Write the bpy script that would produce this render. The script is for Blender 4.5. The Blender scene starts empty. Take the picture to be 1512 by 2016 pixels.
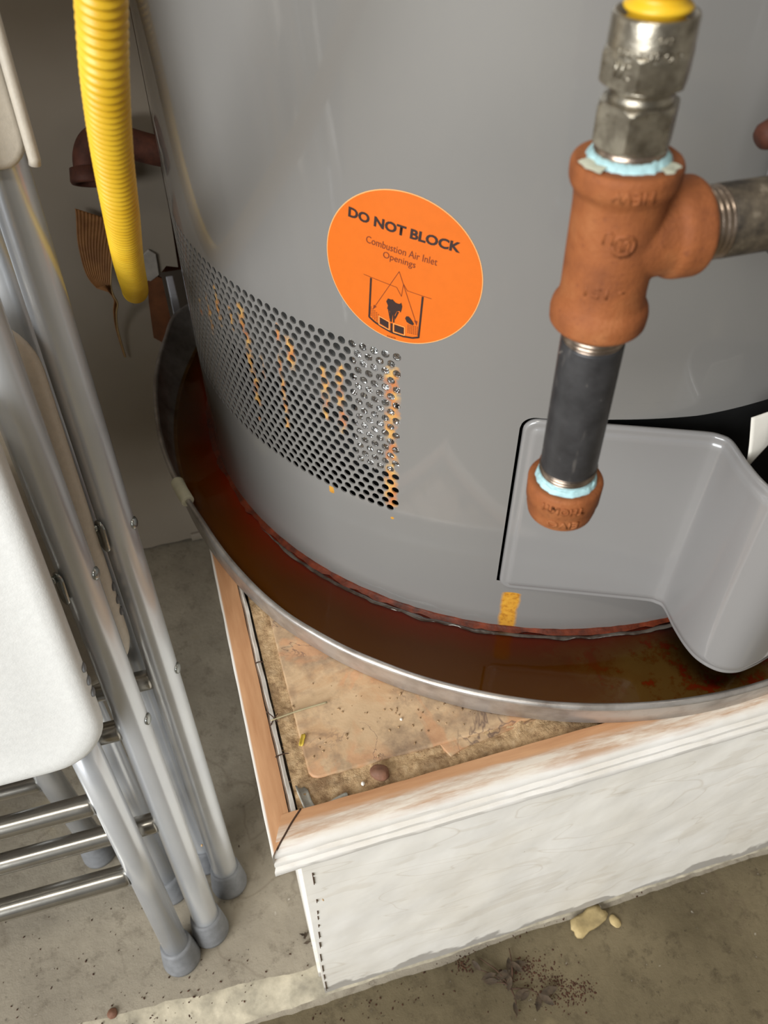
import bpy, bmesh, math, random
from mathutils import Vector, Matrix, noise
random.seed(7)
R = math.radians
SC = bpy.context.scene
COL = SC.collection

# ------------------------------------------------------------------ camera, light, exposure
def make_camera():
    c = bpy.data.cameras.new('camera'); o = bpy.data.objects.new('camera', c); COL.objects.link(o)
    psi, p, r = 0.2906, 0.8025, -0.0013
    f = Vector((math.sin(psi)*math.cos(p), math.cos(psi)*math.cos(p), -math.sin(p)))
    ri = Vector((math.cos(psi), -math.sin(psi), 0)); up = ri.cross(f)
    r2 = math.cos(r)*ri + math.sin(r)*up; u2 = -math.sin(r)*ri + math.cos(r)*up
    m = Matrix((r2, u2, -f)).transposed().to_4x4(); m.translation = Vector((0, 0, .728))
    o.matrix_world = m
    c.sensor_fit = 'VERTICAL'; c.sensor_height = 36; c.lens = 36*1624.5/2016
    c.clip_start = .01; c.clip_end = 50
    c.dof.use_dof = True; c.dof.focus_distance = .47; c.dof.aperture_fstop = 16
    SC.camera = o
make_camera()
vs = SC.view_settings
vs.view_transform = 'Standard'; vs.look = 'None'; vs.gamma = 1; vs.use_curve_mapping = False
vs.exposure = 0.0
W = bpy.data.worlds.new('world'); SC.world = W; W.use_nodes = True
W.node_tree.nodes['Background'].inputs[0].default_value = (.80, .86, 1, 1)
W.node_tree.nodes['Background'].inputs[1].default_value = .5
def area(name, loc, target, sx, sy, power, color=(1, .96, .9)):
    l = bpy.data.lights.new(name, 'AREA'); l.shape = 'RECTANGLE'; l.size = sx; l.size_y = sy
    l.energy = power; l.color = color
    o = bpy.data.objects.new(name, l); COL.objects.link(o); o.location = loc
    o.rotation_euler = (Vector(target)-Vector(loc)).to_track_quat('-Z', 'Y').to_euler()
    return o
# daylight through the raised garage door, to the left of and behind the photographer
area('garage_door_daylight', (-2.2, -1.5, 1.45), (0, 0, .3), 2.0, 1.7, 136, (.965, .99, 1))
area('overhead_fill', (-.6, -.45, 2.5), (-.2, .4, 0), 1.0, .15, 14, (1, .95, .86))  # added overhead fill that brightens the upper wall, no known lamp

# ------------------------------------------------------------------ materials
MATS = {}
class N:
    def __init__(s, name):
        s.m = bpy.data.materials.new(name); s.m.use_nodes = True; s.t = s.m.node_tree
        s.b = s.t.nodes['Principled BSDF']; s.out = s.t.nodes['Material Output']
    def n(s, k, **kw):
        x = s.t.nodes.new(k)
        for a, v in kw.items():
            if isinstance(v, (int, float, tuple)) and a.startswith('i_'): x.inputs[a[2:].replace('_', ' ')].default_value = v
            else: setattr(x, a, v)
        return x
    def l(s, a, b): s.t.links.new(a, b)
    def coord(s, kind='Object', scale=(1, 1, 1)):
        c = s.n('ShaderNodeTexCoord'); mp = s.n('ShaderNodeMapping'); mp.inputs['Scale'].default_value = scale
        s.l(c.outputs[kind], mp.inputs[0]); return mp.outputs[0]
    def noise(s, vec, sc, det=6, rough=.6, dist=0):
        x = s.n('ShaderNodeTexNoise'); x.inputs['Scale'].default_value = sc; x.inputs['Detail'].default_value = det
        x.inputs['Roughness'].default_value = rough; x.inputs['Distortion'].default_value = dist
        s.l(vec, x.inputs['Vector']); return x.outputs['Fac']
    def ramp(s, fac, stops, interp='LINEAR'):
        x = s.n('ShaderNodeValToRGB'); cr = x.color_ramp; cr.interpolation = interp
        while len(cr.elements) < len(stops): cr.elements.new(.5)
        for e, (p, c) in zip(cr.elements, stops):
            e.position = p; e.color = (*c, 1) if not isinstance(c, (int, float)) else (c, c, c, 1)
        s.l(fac, x.inputs[0]); return x.outputs[0]
    def mix(s, fac, a, b, mode='MIX'):
        x = s.n('ShaderNodeMix', data_type='RGBA', blend_type=mode)
        for i, v in ((0, fac), (6, a), (7, b)):
            if hasattr(v, 'is_output'): s.l(v, x.inputs[i])
            else: x.inputs[i].default_value = v if i == 0 else (*v, 1)
        return x.outputs[2]
    def math(s, op, a, b=0, clamp=False):
        x = s.n('ShaderNodeMath', operation=op, use_clamp=clamp)
        for i, v in ((0, a), (1, b)):
            if hasattr(v, 'is_output'): s.l(v, x.inputs[i])
            else: x.inputs[i].default_value = v
        return x.outputs[0]
    def bump(s, h, strength=.3, dist=.001, prev=None):
        x = s.n('ShaderNodeBump'); x.inputs['Strength'].default_value = strength; x.inputs['Distance'].default_value = dist
        s.l(h, x.inputs['Height'])
        if prev is not None: s.l(prev, x.inputs['Normal'])
        s.l(x.outputs[0], s.b.inputs['Normal']); return x.outputs[0]
    def set(s, **kw):
        for k, v in kw.items():
            k = {'base': 'Base Color', 'rough': 'Roughness', 'metal': 'Metallic', 'spec': 'Specular IOR Level', 'coat': 'Coat Weight', 'coatr': 'Coat Roughness'}[k]
            if hasattr(v, 'is_output'): s.l(v, s.b.inputs[k])
            else: s.b.inputs[k].default_value = (*v, 1) if isinstance(v, tuple) else v
        return s
def lin(r, g, b):
    f = lambda c: ((c/255+.055)/1.055)**2.4 if c > 10 else c/255/12.92
    return (f(r), f(g), f(b))
def simple(name, col, rough=.5, metal=0, var=.12, vs_=60, bump=.1, bs=300, spec=.5, coat=0):
    n = N(name); v = n.coord()
    c2 = tuple(max(0, x*(1-var*2)) for x in col); c1 = tuple(min(1, x*(1+var)) for x in col)
    n.set(base=n.ramp(n.noise(v, vs_), [(.3, c2), (.7, c1)]), rough=rough, metal=metal, spec=spec, coat=coat)
    if bump: n.bump(n.noise(v, bs, 3), bump, .0005)
    MATS[name] = n.m; return n.m

def uvgauss(n, u, cu, w, wob=None):
    # soft band around u = cu (metres along the jacket)
    x = n.math('SUBTRACT', u, cu)
    if wob is not None: x = n.math('ADD', x, wob)
    x = n.math('ABSOLUTE', x)
    return n.math('SUBTRACT', 1, n.math('DIVIDE', x, w), clamp=True)
def zrange(n, z, a, b, soft=.003):
    lo = n.math('DIVIDE', n.math('SUBTRACT', z, a), soft, clamp=True)
    hi = n.math('DIVIDE', n.math('SUBTRACT', b, z), soft, clamp=True)
    return n.math('MULTIPLY', lo, hi)
RT = .26523; TC = Vector((.2792, .5253, 0))
def th2u(deg): return (deg-229)*math.pi/180*RT
def jacket_mat(name, streaks, drips=()):
    n = N(name)
    tc = n.n('ShaderNodeTexCoord'); sp = n.n('ShaderNodeSeparateXYZ'); n.l(tc.outputs['UV'], sp.inputs[0])
    u, z = sp.outputs[0], sp.outputs[1]
    v = n.coord()
    base = n.ramp(n.noise(v, 3, 3), [(.3, lin(127, 124, 121)), (.7, lin(134, 132, 128))])
    wob = n.math('MULTIPLY', n.math('SUBTRACT', n.noise(v, 90, 3), .5), .008)
    mask = None; ms2 = None
    for (d, za, zb, w, s) in streaks:
        g = n.math('MULTIPLY', uvgauss(n, u, th2u(d), w, wob), zrange(n, z, za, zb, .004))
        g = n.math('MULTIPLY', g, s)
        mask = g if mask is None else n.math('MAXIMUM', mask, g)
    if mask is not None:
        br = n.ramp(n.noise(v, 160, 3), [(.35, 0.25), (.6, 1)])
        mask = n.math('MULTIPLY', mask, br)
        fac = n.ramp(mask, [(.14, 0), (.6, .8)])
        orange = n.ramp(n.noise(v, 120, 2), [(.35, lin(205, 120, 55)), (.55, lin(226, 168, 80)), (.75, lin(225, 190, 120))])
        base = n.mix(fac, base, orange)
    for (d, za, zb, w) in drips:
        wob2 = n.math('MULTIPLY', n.math('SUBTRACT', n.noise(v, 70, 2), .5), .004)
        g = n.math('MULTIPLY', uvgauss(n, u, th2u(d), w, wob2), zrange(n, z, za, zb, .0015))
        fac = n.ramp(g, [(.15, 0), (.45, 1)])
        yell = n.ramp(n.noise(v, 300, 2), [(.3, lin(176, 118, 40)), (.5, lin(208, 148, 52)), (.7, lin(216, 160, 60))])
        base = n.mix(fac, base, yell)
    n.set(base=base, rough=.36, spec=.5, coat=1.0, coatr=.06)
    b = n.bump(n.noise(v, 700, 2), .05, .0002)
    nb = n.bump(n.noise(v, 12, 2), .10, .0015, b); n.l(nb, n.b.inputs['Coat Normal'])
    MATS[name] = n.m; return n.m
jacket_mat('jacket_paint', [], [(245.2, .2865, .3245, .0075), (219.1, .368, .376, .0022), (228.3, .3665, .3695, .0016)])
jacket_mat('screen_paint', [(204.9, .455, .478, .0045, 1), (205.6, .425, .46, .0045, 1), (206.1, .405, .43, .0045, 1), (198.9, .445, .476, .0035, 1),
    (195.4, .43, .463, .003, .8), (202.3, .45, .47, .003, .8), (214.0, .449, .475, .005, 1), (219.0, .425, .466, .0042, .8), (221.4, .42, .472, .0038, .8),
    (228.15, .376, .481, .0062, 1), (212.0, .40, .48, .003, .7), (205.9, .39, .40, .003, .6), (208.4, .43, .45, .003, .6), (191.5, .43, .45, .003, .6)])

# door cover: same paint, cleaner
n = N('door_paint'); v = n.coord()
n.set(base=n.ramp(n.noise(v, 4, 3), [(.3, lin(134, 131, 130)), (.7, lin(142, 140, 138))]), rough=.36, spec=.5, coat=1.0, coatr=.10)
nb = n.bump(n.noise(v, 30, 2), .10, .0012); n.l(nb, n.b.inputs['Coat Normal']); MATS['door_paint'] = n.m

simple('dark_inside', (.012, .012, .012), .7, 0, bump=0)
simple('inner_sheet', lin(92, 92, 90), .45, .3)
n = N('foil'); v = n.coord(); n.set(base=(.86, .86, .86), metal=1.0, rough=.18); n.bump(n.noise(v, 130, 3, .6, 1.5), .9, .004); MATS['foil'] = n.m
simple('sticker_orange', lin(220, 108, 28), .38, 0, .02, 200, .03)
simple('sticker_edge', lin(255, 178, 110), .4, 0, .02, 200, 0)
simple('ink', lin(52, 34, 30), .5, 0, .02, 200, 0)
simple('ink_red', lin(120, 52, 26), .5, 0, .02, 200, 0)
simple('ink_halo', lin(252, 176, 96), .5, 0, .02, 200, 0)

# steel pan
n = N('pan_metal'); v = n.coord()
n.set(base=n.ramp(n.noise(v, 45, 5), [(.3, lin(150, 140, 132)), (.6, lin(196, 190, 184))]), metal=.65, rough=n.ramp(n.noise(v, 60, 4), [(.3, .28), (.7, .42)]))
n.bump(n.noise(v, 400, 3), .12, .0004); MATS['pan_metal'] = n.m
# rusted pan floor : rust strongest at the tank foot
n = N('pan_floor_rust'); c = n.n('ShaderNodeTexCoord'); v = n.coord()
vm = n.n('ShaderNodeVectorMath', operation='DISTANCE'); n.l(c.outputs['Object'], vm.inputs[0]); vm.inputs[1].default_value = (TC.x, TC.y, .2835)
d = n.math('ADD', vm.outputs['Value'], n.math('MULTIPLY', n.math('SUBTRACT', n.noise(v, 25, 5), .5), .016))
base = n.ramp(n.math('MULTIPLY', d, 2), [(.532, lin(140, 42, 14)), (.552, lin(116, 54, 18)), (.580, lin(100, 68, 24)), (.64, lin(116, 90, 46))])
xs = n.n('ShaderNodeSeparateXYZ'); n.l(c.outputs['Object'], xs.inputs[0])
side = n.ramp(n.math('MULTIPLY', n.math('ADD', xs.outputs[0], n.math('MULTIPLY', n.math('SUBTRACT', n.noise(v, 30, 5), .5), .12)), 2), [(.36, 0), (.48, 1)])
patch = n.ramp(n.noise(v, 55, 6, .7), [(.5, lin(126, 120, 98)), (.56, lin(116, 92, 60)), (.60, lin(140, 56, 22))])
near = n.ramp(n.math('MULTIPLY', d, 2), [(.545, 0), (.57, 1)])
base = n.mix(n.math('MULTIPLY', side, near), base, patch)
n.set(base=base, rough=.6, spec=.3); MATS['pan_floor_rust'] = n.m
# standing water: tinted film with mirror reflection by fresnel
def water():
    n = N('pan_water'); t = n.t
    tr = n.n('ShaderNodeBsdfTransparent'); tr.inputs[0].default_value = (.95, .72, .42, 1)
    gl = n.n('ShaderNodeBsdfGlossy'); gl.inputs['Roughness'].default_value = .03
    fr = n.n('ShaderNodeFresnel'); fr.inputs[0].default_value = 1.36
    mx = n.n('ShaderNodeMixShader'); v = n.coord()
    b = n.n('ShaderNodeBump'); b.inputs['Strength'].default_value = .15; b.inputs['Distance'].default_value = .001
    n.l(n.noise(v, 40, 2), b.inputs['Height']); n.l(b.outputs[0], gl.inputs['Normal']); n.l(b.outputs[0], fr.inputs['Normal'])
    n.l(fr.outputs[0], mx.inputs[0]); n.l(tr.outputs[0], mx.inputs[1]); n.l(gl.outputs[0], mx.inputs[2]); n.l(mx.outputs[0], n.out.inputs[0])
    MATS['pan_water'] = n.m
water()
simple('rust_crust', lin(112, 44, 16), .5, 0, .35, 120, .6, 260)
n = N('film'); v = n.coord(); n.set(base=n.ramp(n.noise(v, 60, 3), [(.4, lin(58, 44, 36)), (.6, lin(96, 88, 80))]), rough=.12, spec=.8); n.bump(n.noise(v, 90, 2), .4, .002); MATS['film'] = n.m  # grey of the tank mirrored in the meniscus, put into the colour

# bare and painted platform timber
def mould(name, axis):
    n = N(name); c = n.n('ShaderNodeTexCoord'); v = n.coord('Object', (18, 160, 160) if axis == 0 else (160, 18, 160)); vo = n.coord()
    s = n.n('ShaderNodeSeparateXYZ'); n.l(c.outputs['Object'], s.inputs[0])
    grain = n.noise(v, 1, 4)
    brown = n.ramp(grain, [(.3, lin(180, 130, 90)), (.7, lin(206, 158, 116))])
    white = n.ramp(n.noise(vo, 30), [(.3, lin(222, 216, 206)), (.7, lin(238, 234, 228))])
    worn = n.ramp(n.noise(v, 1, 5, .7), [(.4, lin(224, 212, 196)), (.6, lin(190, 156, 128))])
    if axis == 0:   # front: brown shelf, scrubbed shoulder, painted face
        t = n.math('ADD', s.outputs[1], n.math('MULTIPLY', n.math('SUBTRACT', grain, .5), .004))
        a = n.ramp(n.math('MULTIPLY', t, 4), [(.782, 1), (.797, 0)], 'LINEAR')       # 1 = outside (white-ish)
        b = n.ramp(n.math('MULTIPLY', t, 4), [(.742, 1), (.758, 0)])
        base = n.mix(a, brown, worn); base = n.mix(b, base, white)
    else:
        t = n.math('ADD', s.outputs[0], n.math('MULTIPLY', n.math('SUBTRACT', grain, .5), .001))
        a = n.ramp(n.math('ADD', n.math('MULTIPLY', t, 10), .5), [(.432, 1), (.440, 0)])
        base = n.mix(a, brown, white)
    n.set(base=base, rough=.55); n.bump(n.noise(v, 1, 4), .25, .0006); MATS[name] = n.m
mould('mould_front', 0); mould('mould_left', 1)
simple('bare_edge', lin(244, 240, 232), .7, 0, .08, 90, .3, 300)
n = N('plywood'); v = n.coord('Object', (1, 2.2, 1)); vo = n.coord()
base = n.ramp(n.noise(n.coord('Object', (1, 2.6, 1)), 11, 6, .6, 1.6), [(.3, lin(178, 148, 112)), (.5, lin(196, 166, 130)), (.62, lin(186, 150, 112)), (.7, lin(160, 128, 96))])
base = n.mix(n.ramp(n.noise(vo, 22, 6, .7), [(.44, 0), (.62, .85)]), base, lin(126, 104, 84))
base = n.mix(n.ramp(n.noise(vo, 14, 4, .6, 1.2), [(.55, 0), (.6, .5)]), base, lin(196, 140, 98))
crack = n.ramp(n.math('ABSOLUTE', n.math('SUBTRACT', n.noise(vo, 17, 5, .6, .6), .5)), [(.0, 1), (.007, 0)])
base = n.mix(n.math('MULTIPLY', crack, n.ramp(n.noise(vo, 20, 1), [(.5, 0), (.6, .8)])), base, lin(92, 72, 66))
n.set(base=base, rough=.6); n.bump(n.noise(vo, 90, 6), .35, .0015); MATS['plywood'] = n.m
n = N('mortar'); v = n.coord()
base = n.ramp(n.noise(v, 160, 8, .75), [(.3, lin(128, 98, 70)), (.5, lin(196, 164, 124)), (.7, lin(220, 192, 154))])
base = n.mix(n.ramp(n.noise(v, 35, 4), [(.5, 0), (.62, .7)]), base, lin(120, 92, 66))
n.set(base=base, rough=.95, spec=.2); n.bump(n.noise(v, 350, 6, .7), .8, .002); MATS['mortar'] = n.m
n = N('board_paint'); v = n.coord(); c = n.n('ShaderNodeTexCoord'); s = n.n('ShaderNodeSeparateXYZ'); n.l(c.outputs['Object'], s.inputs[0])
base = n.ramp(n.noise(v, 12, 4), [(.35, lin(240, 234, 222)), (.65, lin(248, 244, 236))])
st = n.ramp(n.noise(n.coord('Object', (1, 1, 3.2)), 14, 3, .5, .8), [(.60, 0), (.64, .25)]); base = n.mix(st, base, lin(212, 200, 180))
spk = n.ramp(n.noise(v, 210, 2), [(.76, 0), (.79, .7)]); base = n.mix(spk, base, lin(110, 90, 74))
low = n.math('SUBTRACT', n.math('ADD', n.math('MULTIPLY', n.math('SUBTRACT', n.noise(v, 14, 4), .52), .09), .012), s.outputs[2])
base = n.mix(n.ramp(low, [(.0, 0), (.002, .8)]), base, lin(160, 154, 146))
line = n.ramp(n.math('ABSOLUTE', n.math('SUBTRACT', n.noise(n.coord('Object', (1, 1, 2)), 5, 2, .5, 1.5), .5)), [(0, .35), (.006, 0)]); base = n.mix(line, base, lin(200, 186, 164))
n.set(base=base, rough=.5, spec=.4); n.bump(n.noise(v, 26, 3), .35, .002); MATS['board_paint'] = n.m
# concrete
def concrete(name, a, b, dark):
    n = N(name); v = n.coord()
    base = n.ramp(n.noise(v, 9, 8, .65), [(.32, a), (.68, b)])
    base = n.mix(n.ramp(n.noise(v, 60, 8, .75), [(.52, 0), (.66, .55)]), base, dark)
    base = n.mix(n.ramp(n.noise(v, 230, 3), [(.66, 0), (.72, .5)]), base, tuple(x*.45 for x in dark))
    base = n.mix(n.ramp(n.noise(v, 120, 3), [(.70, 0), (.75, .5)]), base, lin(214, 206, 192))
    base = n.mix(n.ramp(n.noise(v, 6.5, 4), [(.60, 0), (.70, .7)]), base, lin(168, 152, 116))
    cr = n.ramp(n.math('ABSOLUTE', n.math('SUBTRACT', n.noise(v, 3, 4, .5, .5), .5)), [(0, .3), (.0012, 0)]); base = n.mix(cr, base, lin(96, 82, 66))
    n.set(base=base, rough=.85, spec=.25); b = n.bump(n.noise(v, 140, 8, .7), .4, .002); n.bump(n.noise(v, 900, 3), .3, .0006, b); MATS[name] = n.m
concrete('concrete_slab', lin(136, 127, 112), lin(166, 156, 138), lin(104, 94, 80))
concrete('concrete_floor', lin(88, 78, 58), lin(120, 108, 84), lin(62, 52, 38))
simple('concrete_edge', lin(186, 176, 154), .95, 0, .22, 60, .9, 160)
n = N('wall_paint'); v = n.coord()
base = n.ramp(n.noise(v, 4, 4), [(.3, lin(146, 134, 118)), (.7, lin(160, 150, 136))])
base = n.mix(n.ramp(n.noise(v, 55, 3), [(.72, 0), (.76, .5)]), base, lin(96, 80, 66))
n.set(base=base, rough=.6); n.bump(n.noise(v, 60, 4), .2, .001); MATS['wall_paint'] = n.m
simple('ceiling_paint', lin(120, 114, 104), .8)
simple('room_paint', lin(128, 122, 112), .8)
simple('raw_wood', lin(120, 72, 40), .7, 0, .2, 60, .4, 200)
simple('gypsum', lin(176, 168, 158), .9, 0, .1, 90, .5, 200)

# pipes
n = N('rust_iron'); v = n.coord()
base = n.ramp(n.noise(v, 70, 6), [(.3, lin(124, 70, 38)), (.52, lin(148, 86, 46)), (.72, lin(162, 102, 60))])
base = n.mix(n.ramp(n.noise(v, 520, 3), [(.6, 0), (.7, .4)]), base, lin(104, 56, 36))
n.set(base=base, rough=.72, spec=.35); b = n.bump(n.noise(v, 900, 4), .45, .0006); n.bump(n.noise(v, 160, 3), .2, .001, b); MATS['rust_iron'] = n.m
n = N('black_iron'); v = n.coord()
base = n.ramp(n.noise(v, 130, 5), [(.3, lin(44, 43, 44)), (.7, lin(62, 61, 62))])
base = n.mix(n.ramp(n.noise(v, 260, 3), [(.69, 0), (.74, .8)]), base, lin(176, 166, 154))
base = n.mix(n.ramp(n.noise(n.coord('Object', (1, 1, .25)), 160, 3), [(.63, 0), (.72, .35)]), base, lin(120, 114, 108))
n.set(base=base, rough=.42, spec=.5, metal=.1); n.bump(n.noise(v, 500, 3), .15, .0005); MATS['black_iron'] = n.m
n = N('dusty_iron'); v = n.coord()
base = n.ramp(n.noise(v, 180, 5), [(.35, lin(52, 46, 40)), (.6, lin(92, 82, 68)), (.78, lin(150, 138, 120))])
n.set(base=base, rough=.45, metal=.4); n.bump(n.noise(v, 400, 3), .3, .0005); MATS['dusty_iron'] = n.m
n = N('nickel'); v = n.coord()
base = n.ramp(n.noise(v, 180, 5), [(.35, lin(132, 124, 110)), (.6, lin(180, 172, 156))])
base = n.mix(n.ramp(n.noise(v, 420, 3), [(.66, 0), (.72, .6)]), base, lin(96, 88, 72))
n.set(base=base, metal=.9, rough=n.ramp(n.noise(v, 150, 4), [(.3, .26), (.7, .42)])); n.bump(n.noise(v, 500, 4), .3, .0005); MATS['nickel'] = n.m
simple('thread_steel', lin(168, 150, 134), .3, .9, .2, 200, .2)
simple('teal_dope', lin(176, 214, 218), .5, 0, .14, 260, .6, 500)
simple('pale_dope', lin(196, 198, 178), .6, 0, .1, 260, .6, 500)
n = N('yellow_coat'); v = n.coord()
n.set(base=n.ramp(n.noise(v, 40, 4), [(.3, lin(218, 170, 30)), (.7, lin(230, 188, 48))]), rough=.38, spec=.5); n.bump(n.noise(v, 700, 2), .08, .0003); MATS['yellow_coat'] = n.m
simple('old_rust', lin(92, 50, 34), .7, 0, .3, 90, .5, 300)

# chairs
n = N('chair_metal'); v = n.coord()
n.set(base=n.ramp(n.noise(v, 20, 3), [(.3, lin(206, 208, 211)), (.7, lin(216, 218, 220))]), metal=.55, rough=.27); n.bump(n.noise(v, 1500, 2), .08, .0002); MATS['chair_metal'] = n.m
simple('chair_plastic', lin(222, 221, 217), .45, 0, .03, 300, .25, 900)
simple('chair_plastic_warm', lin(206, 196, 180), .5, 0, .04, 300, .25, 900)
simple('foot_rubber', lin(124, 125, 127), .6, 0, .1, 150, .2, 500)
simple('zinc', lin(170, 172, 168), .25, .9, .1, 150, .1)
simple('chrome_bar', lin(176, 172, 164), .25, .9, .08, 60, .05)
simple('clip_plastic', lin(232, 228, 200), .5, 0, .05, 100, .1)
n = N('ribbed_brown'); v = n.coord(); n.set(base=n.ramp(n.noise(v, 60, 4), [(.3, lin(130, 84, 44)), (.7, lin(176, 122, 70))]), rough=.6); MATS['ribbed_brown'] = n.m
simple('strip_edge', lin(190, 160, 110), .6)
simple('paper_white', lin(240, 234, 222), .7, 0, .04, 60, .2, 100)
simple('dry_leaf', lin(74, 60, 44), .8, 0, .3, 200, .3)
simple('dirt', lin(72, 42, 24), .9, 0, .3, 200, .3)
simple('stone_brown', lin(132, 92, 70), .7, 0, .15, 120, .4)
simple('straw', lin(176, 164, 128), .7, 0, .1, 120, .2)
simple('twig_dark', lin(74, 50, 34), .8, 0, .1, 120, .2)
simple('yellow_leaf', lin(214, 184, 70), .6)
simple('chip_tan', lin(186, 164, 116), .7, 0, .2, 70, .5, 200)
simple('paint_flake', lin(176, 172, 160), .6, 0, .3, 120, .4, 200)
simple('grey_box', lin(150, 148, 150), .4)
simple('black_plastic', lin(24, 22, 22), .4)

# ------------------------------------------------------------------ mesh helpers
def mesh_obj(name, bm, mat, parent=None, smooth=True, label=None):
    me = bpy.data.meshes.new(name); bm.normal_update(); bm.to_mesh(me); bm.free()
    if isinstance(mat, str): mat = [mat]
    for m in mat: me.materials.append(MATS[m])
    if smooth:
        for p in me.polygons: p.use_smooth = True
    o = bpy.data.objects.new(name, me); COL.objects.link(o)
    if parent is not None: o.parent = parent; o.matrix_parent_inverse = Matrix.Identity(4); o.location = -world_of(parent)
    if label: o['label'] = label
    return o
_W = {}
def world_of(o):
    v = Vector((0, 0, 0))
    while o is not None: v += Vector(o.location); o = o.parent
    return v
def thing(name, label, cat, loc, group=None):
    o = bpy.data.objects.new(name, None); COL.objects.link(o); o.location = loc; o.empty_display_size = .02
    tag(o, label, cat, group); return o
def tag(o, label, cat, group=None):
    o['label'] = label; o['category'] = cat
    if group: o['group'] = group
    return o
def autosmooth(o, deg=35):
    me = o.data
    bm = bmesh.new(); bm.from_mesh(me)
    for e in bm.edges:
        if len(e.link_faces) == 2 and e.calc_face_angle(0) > R(deg): e.smooth = False
    bm.to_mesh(me); bm.free(); return o
def frame_axis(a, b):
    z = (Vector(b)-Vector(a)).normalized(); q = z.to_track_quat('Z', 'Y'); m = q.to_matrix().to_4x4(); m.translation = Vector(a); return m
def lathe(bm, prof, segs=48, M=None, cap0=True, cap1=True):
    M = M or Matrix(); rings = []
    for r, z in prof:
        rings.append([bm.verts.new(M @ Vector((r*math.cos(2*math.pi*i/segs), r*math.sin(2*math.pi*i/segs), z))) for i in range(segs)])
    for a, b in zip(rings, rings[1:]):
        for i in range(segs): bm.faces.new((a[i], a[(i+1) % segs], b[(i+1) % segs], b[i]))
    if cap0: bm.faces.new(rings[0][::-1])
    if cap1: bm.faces.new(rings[-1])
    return bm
def resample(pts, step):
    out = [pts[0].copy()]; acc = 0
    for a, b in zip(pts, pts[1:]):
        L = (b-a).length; t = step-acc
        while t <= L: out.append(a+(b-a)*(t/L)); t += step
        acc = L-(t-step)
    return out
def catmull(P, n=16, closed=False):
    P = [Vector(p) for p in P]; out = []
    m = len(P)
    for i in range(m if closed else m-1):
        g = lambda k: P[k % m] if closed else P[max(0, min(m-1, k))]
        a, b, c, d = g(i-1), g(i), g(i+1), g(i+2)
        for j in range(n):
            t = j/n
            out.append(.5*((2*b)+(c-a)*t+(2*a-5*b+4*c-d)*t*t+(3*b-a-3*c+d)*t**3))
    if not closed: out.append(P[-1].copy())
    return out
def tube(bm, pts, rad, segs=16, caps=True, closed=False, sx=1.0):
    pts = [Vector(p) for p in pts]; n = len(pts); rings = []
    T = []
    for i in range(n):
        a = pts[i-1] if (i > 0 or closed) else pts[i]; b = pts[(i+1) % n] if (i < n-1 or closed) else pts[i]
        T.append((b-a).normalized())
    up = Vector((0, 0, 1)) if abs(T[0].z) < .9 else Vector((1, 0, 0))
    x = T[0].cross(up).normalized()
    for i in range(n):
        x = (x-T[i]*x.dot(T[i])).normalized(); y = T[i].cross(x)
        r = rad(i, n) if callable(rad) else rad
        rings.append([bm.verts.new(pts[i]+(x*math.cos(2*math.pi*k/segs)*sx+y*math.sin(2*math.pi*k/segs))*r) for k in range(segs)])
    for i in range(n if closed else n-1):
        a, b = rings[i], rings[(i+1) % n]
        for k in range(segs): bm.faces.new((a[k], a[(k+1) % segs], b[(k+1) % segs], b[k]))
    if caps and not closed: bm.faces.new(rings[0][::-1]); bm.faces.new(rings[-1])
    return bm
def box(bm, x0, x1, y0, y1, z0, z1, M=None):
    M = M or Matrix(); v = [bm.verts.new(M @ Vector((x, y, z))) for x in (x0, x1) for y in (y0, y1) for z in (z0, z1)]
    for f in ((0, 1, 3, 2), (4, 6, 7, 5), (0, 4, 5, 1), (2, 3, 7, 6), (0, 2, 6, 4), (1, 5, 7, 3)): bm.faces.new([v[i] for i in f])
    return bm
def prism(bm, poly, z0, z1, M=None):
    M = M or Matrix(); a = [bm.verts.new(M @ Vector((x, y, z0))) for x, y in poly]; b = [bm.verts.new(M @ Vector((x, y, z1))) for x, y in poly]
    n = len(poly)
    for i in range(n): bm.faces.new((a[i], a[(i+1) % n], b[(i+1) % n], b[i]))
    bm.faces.new(a[::-1]); bm.faces.new(b); return bm
def bevel(bm, w, segs=2, ang=30):
    bm.normal_update()
    es = [e for e in bm.edges if len(e.link_faces) == 2 and e.calc_face_angle(0) > R(ang)]
    bmesh.ops.bevel(bm, geom=es, offset=w, segments=segs, affect='EDGES', profile=.5, clamp_overlap=True); return bm
def rrect(x0, x1, y0, y1, r, n=8):
    out = []
    for cx, cy, a in ((x1-r, y0+r, -90), (x1-r, y1-r, 0), (x0+r, y1-r, 90), (x0+r, y0+r, 180)):
        for i in range(n+1): t = R(a+90*i/n); out.append((cx+r*math.cos(t), cy+r*math.sin(t)))
    return out
def grid(bm, nx, ny, fn):
    V = [[bm.verts.new(fn(i/nx, j/ny)) for i in range(nx+1)] for j in range(ny+1)]
    for j in range(ny):
        for i in range(nx): bm.faces.new((V[j][i], V[j][i+1], V[j+1][i+1], V[j+1][i]))
    return V
def nz(p, s, seed=0): return noise.noise(Vector(p)*s+Vector((seed*7.3, seed*3.1, seed)))
def struct(o): o['kind'] = 'structure'; return o

# ------------------------------------------------------------------ room
def fgrid(name, x0, x1, y0, y1, z, mat, nx, ny, amp):
    bm = bmesh.new(); grid(bm, nx, ny, lambda u, v: Vector((x0+(x1-x0)*u, y0+(y1-y0)*v, z+amp*nz((x0+(x1-x0)*u, y0+(y1-y0)*v, 0), 22)))); return struct(mesh_obj(name, bm, mat))
PL, PF, PR_ = .0, .185, .68      # platform left, front, right
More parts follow.
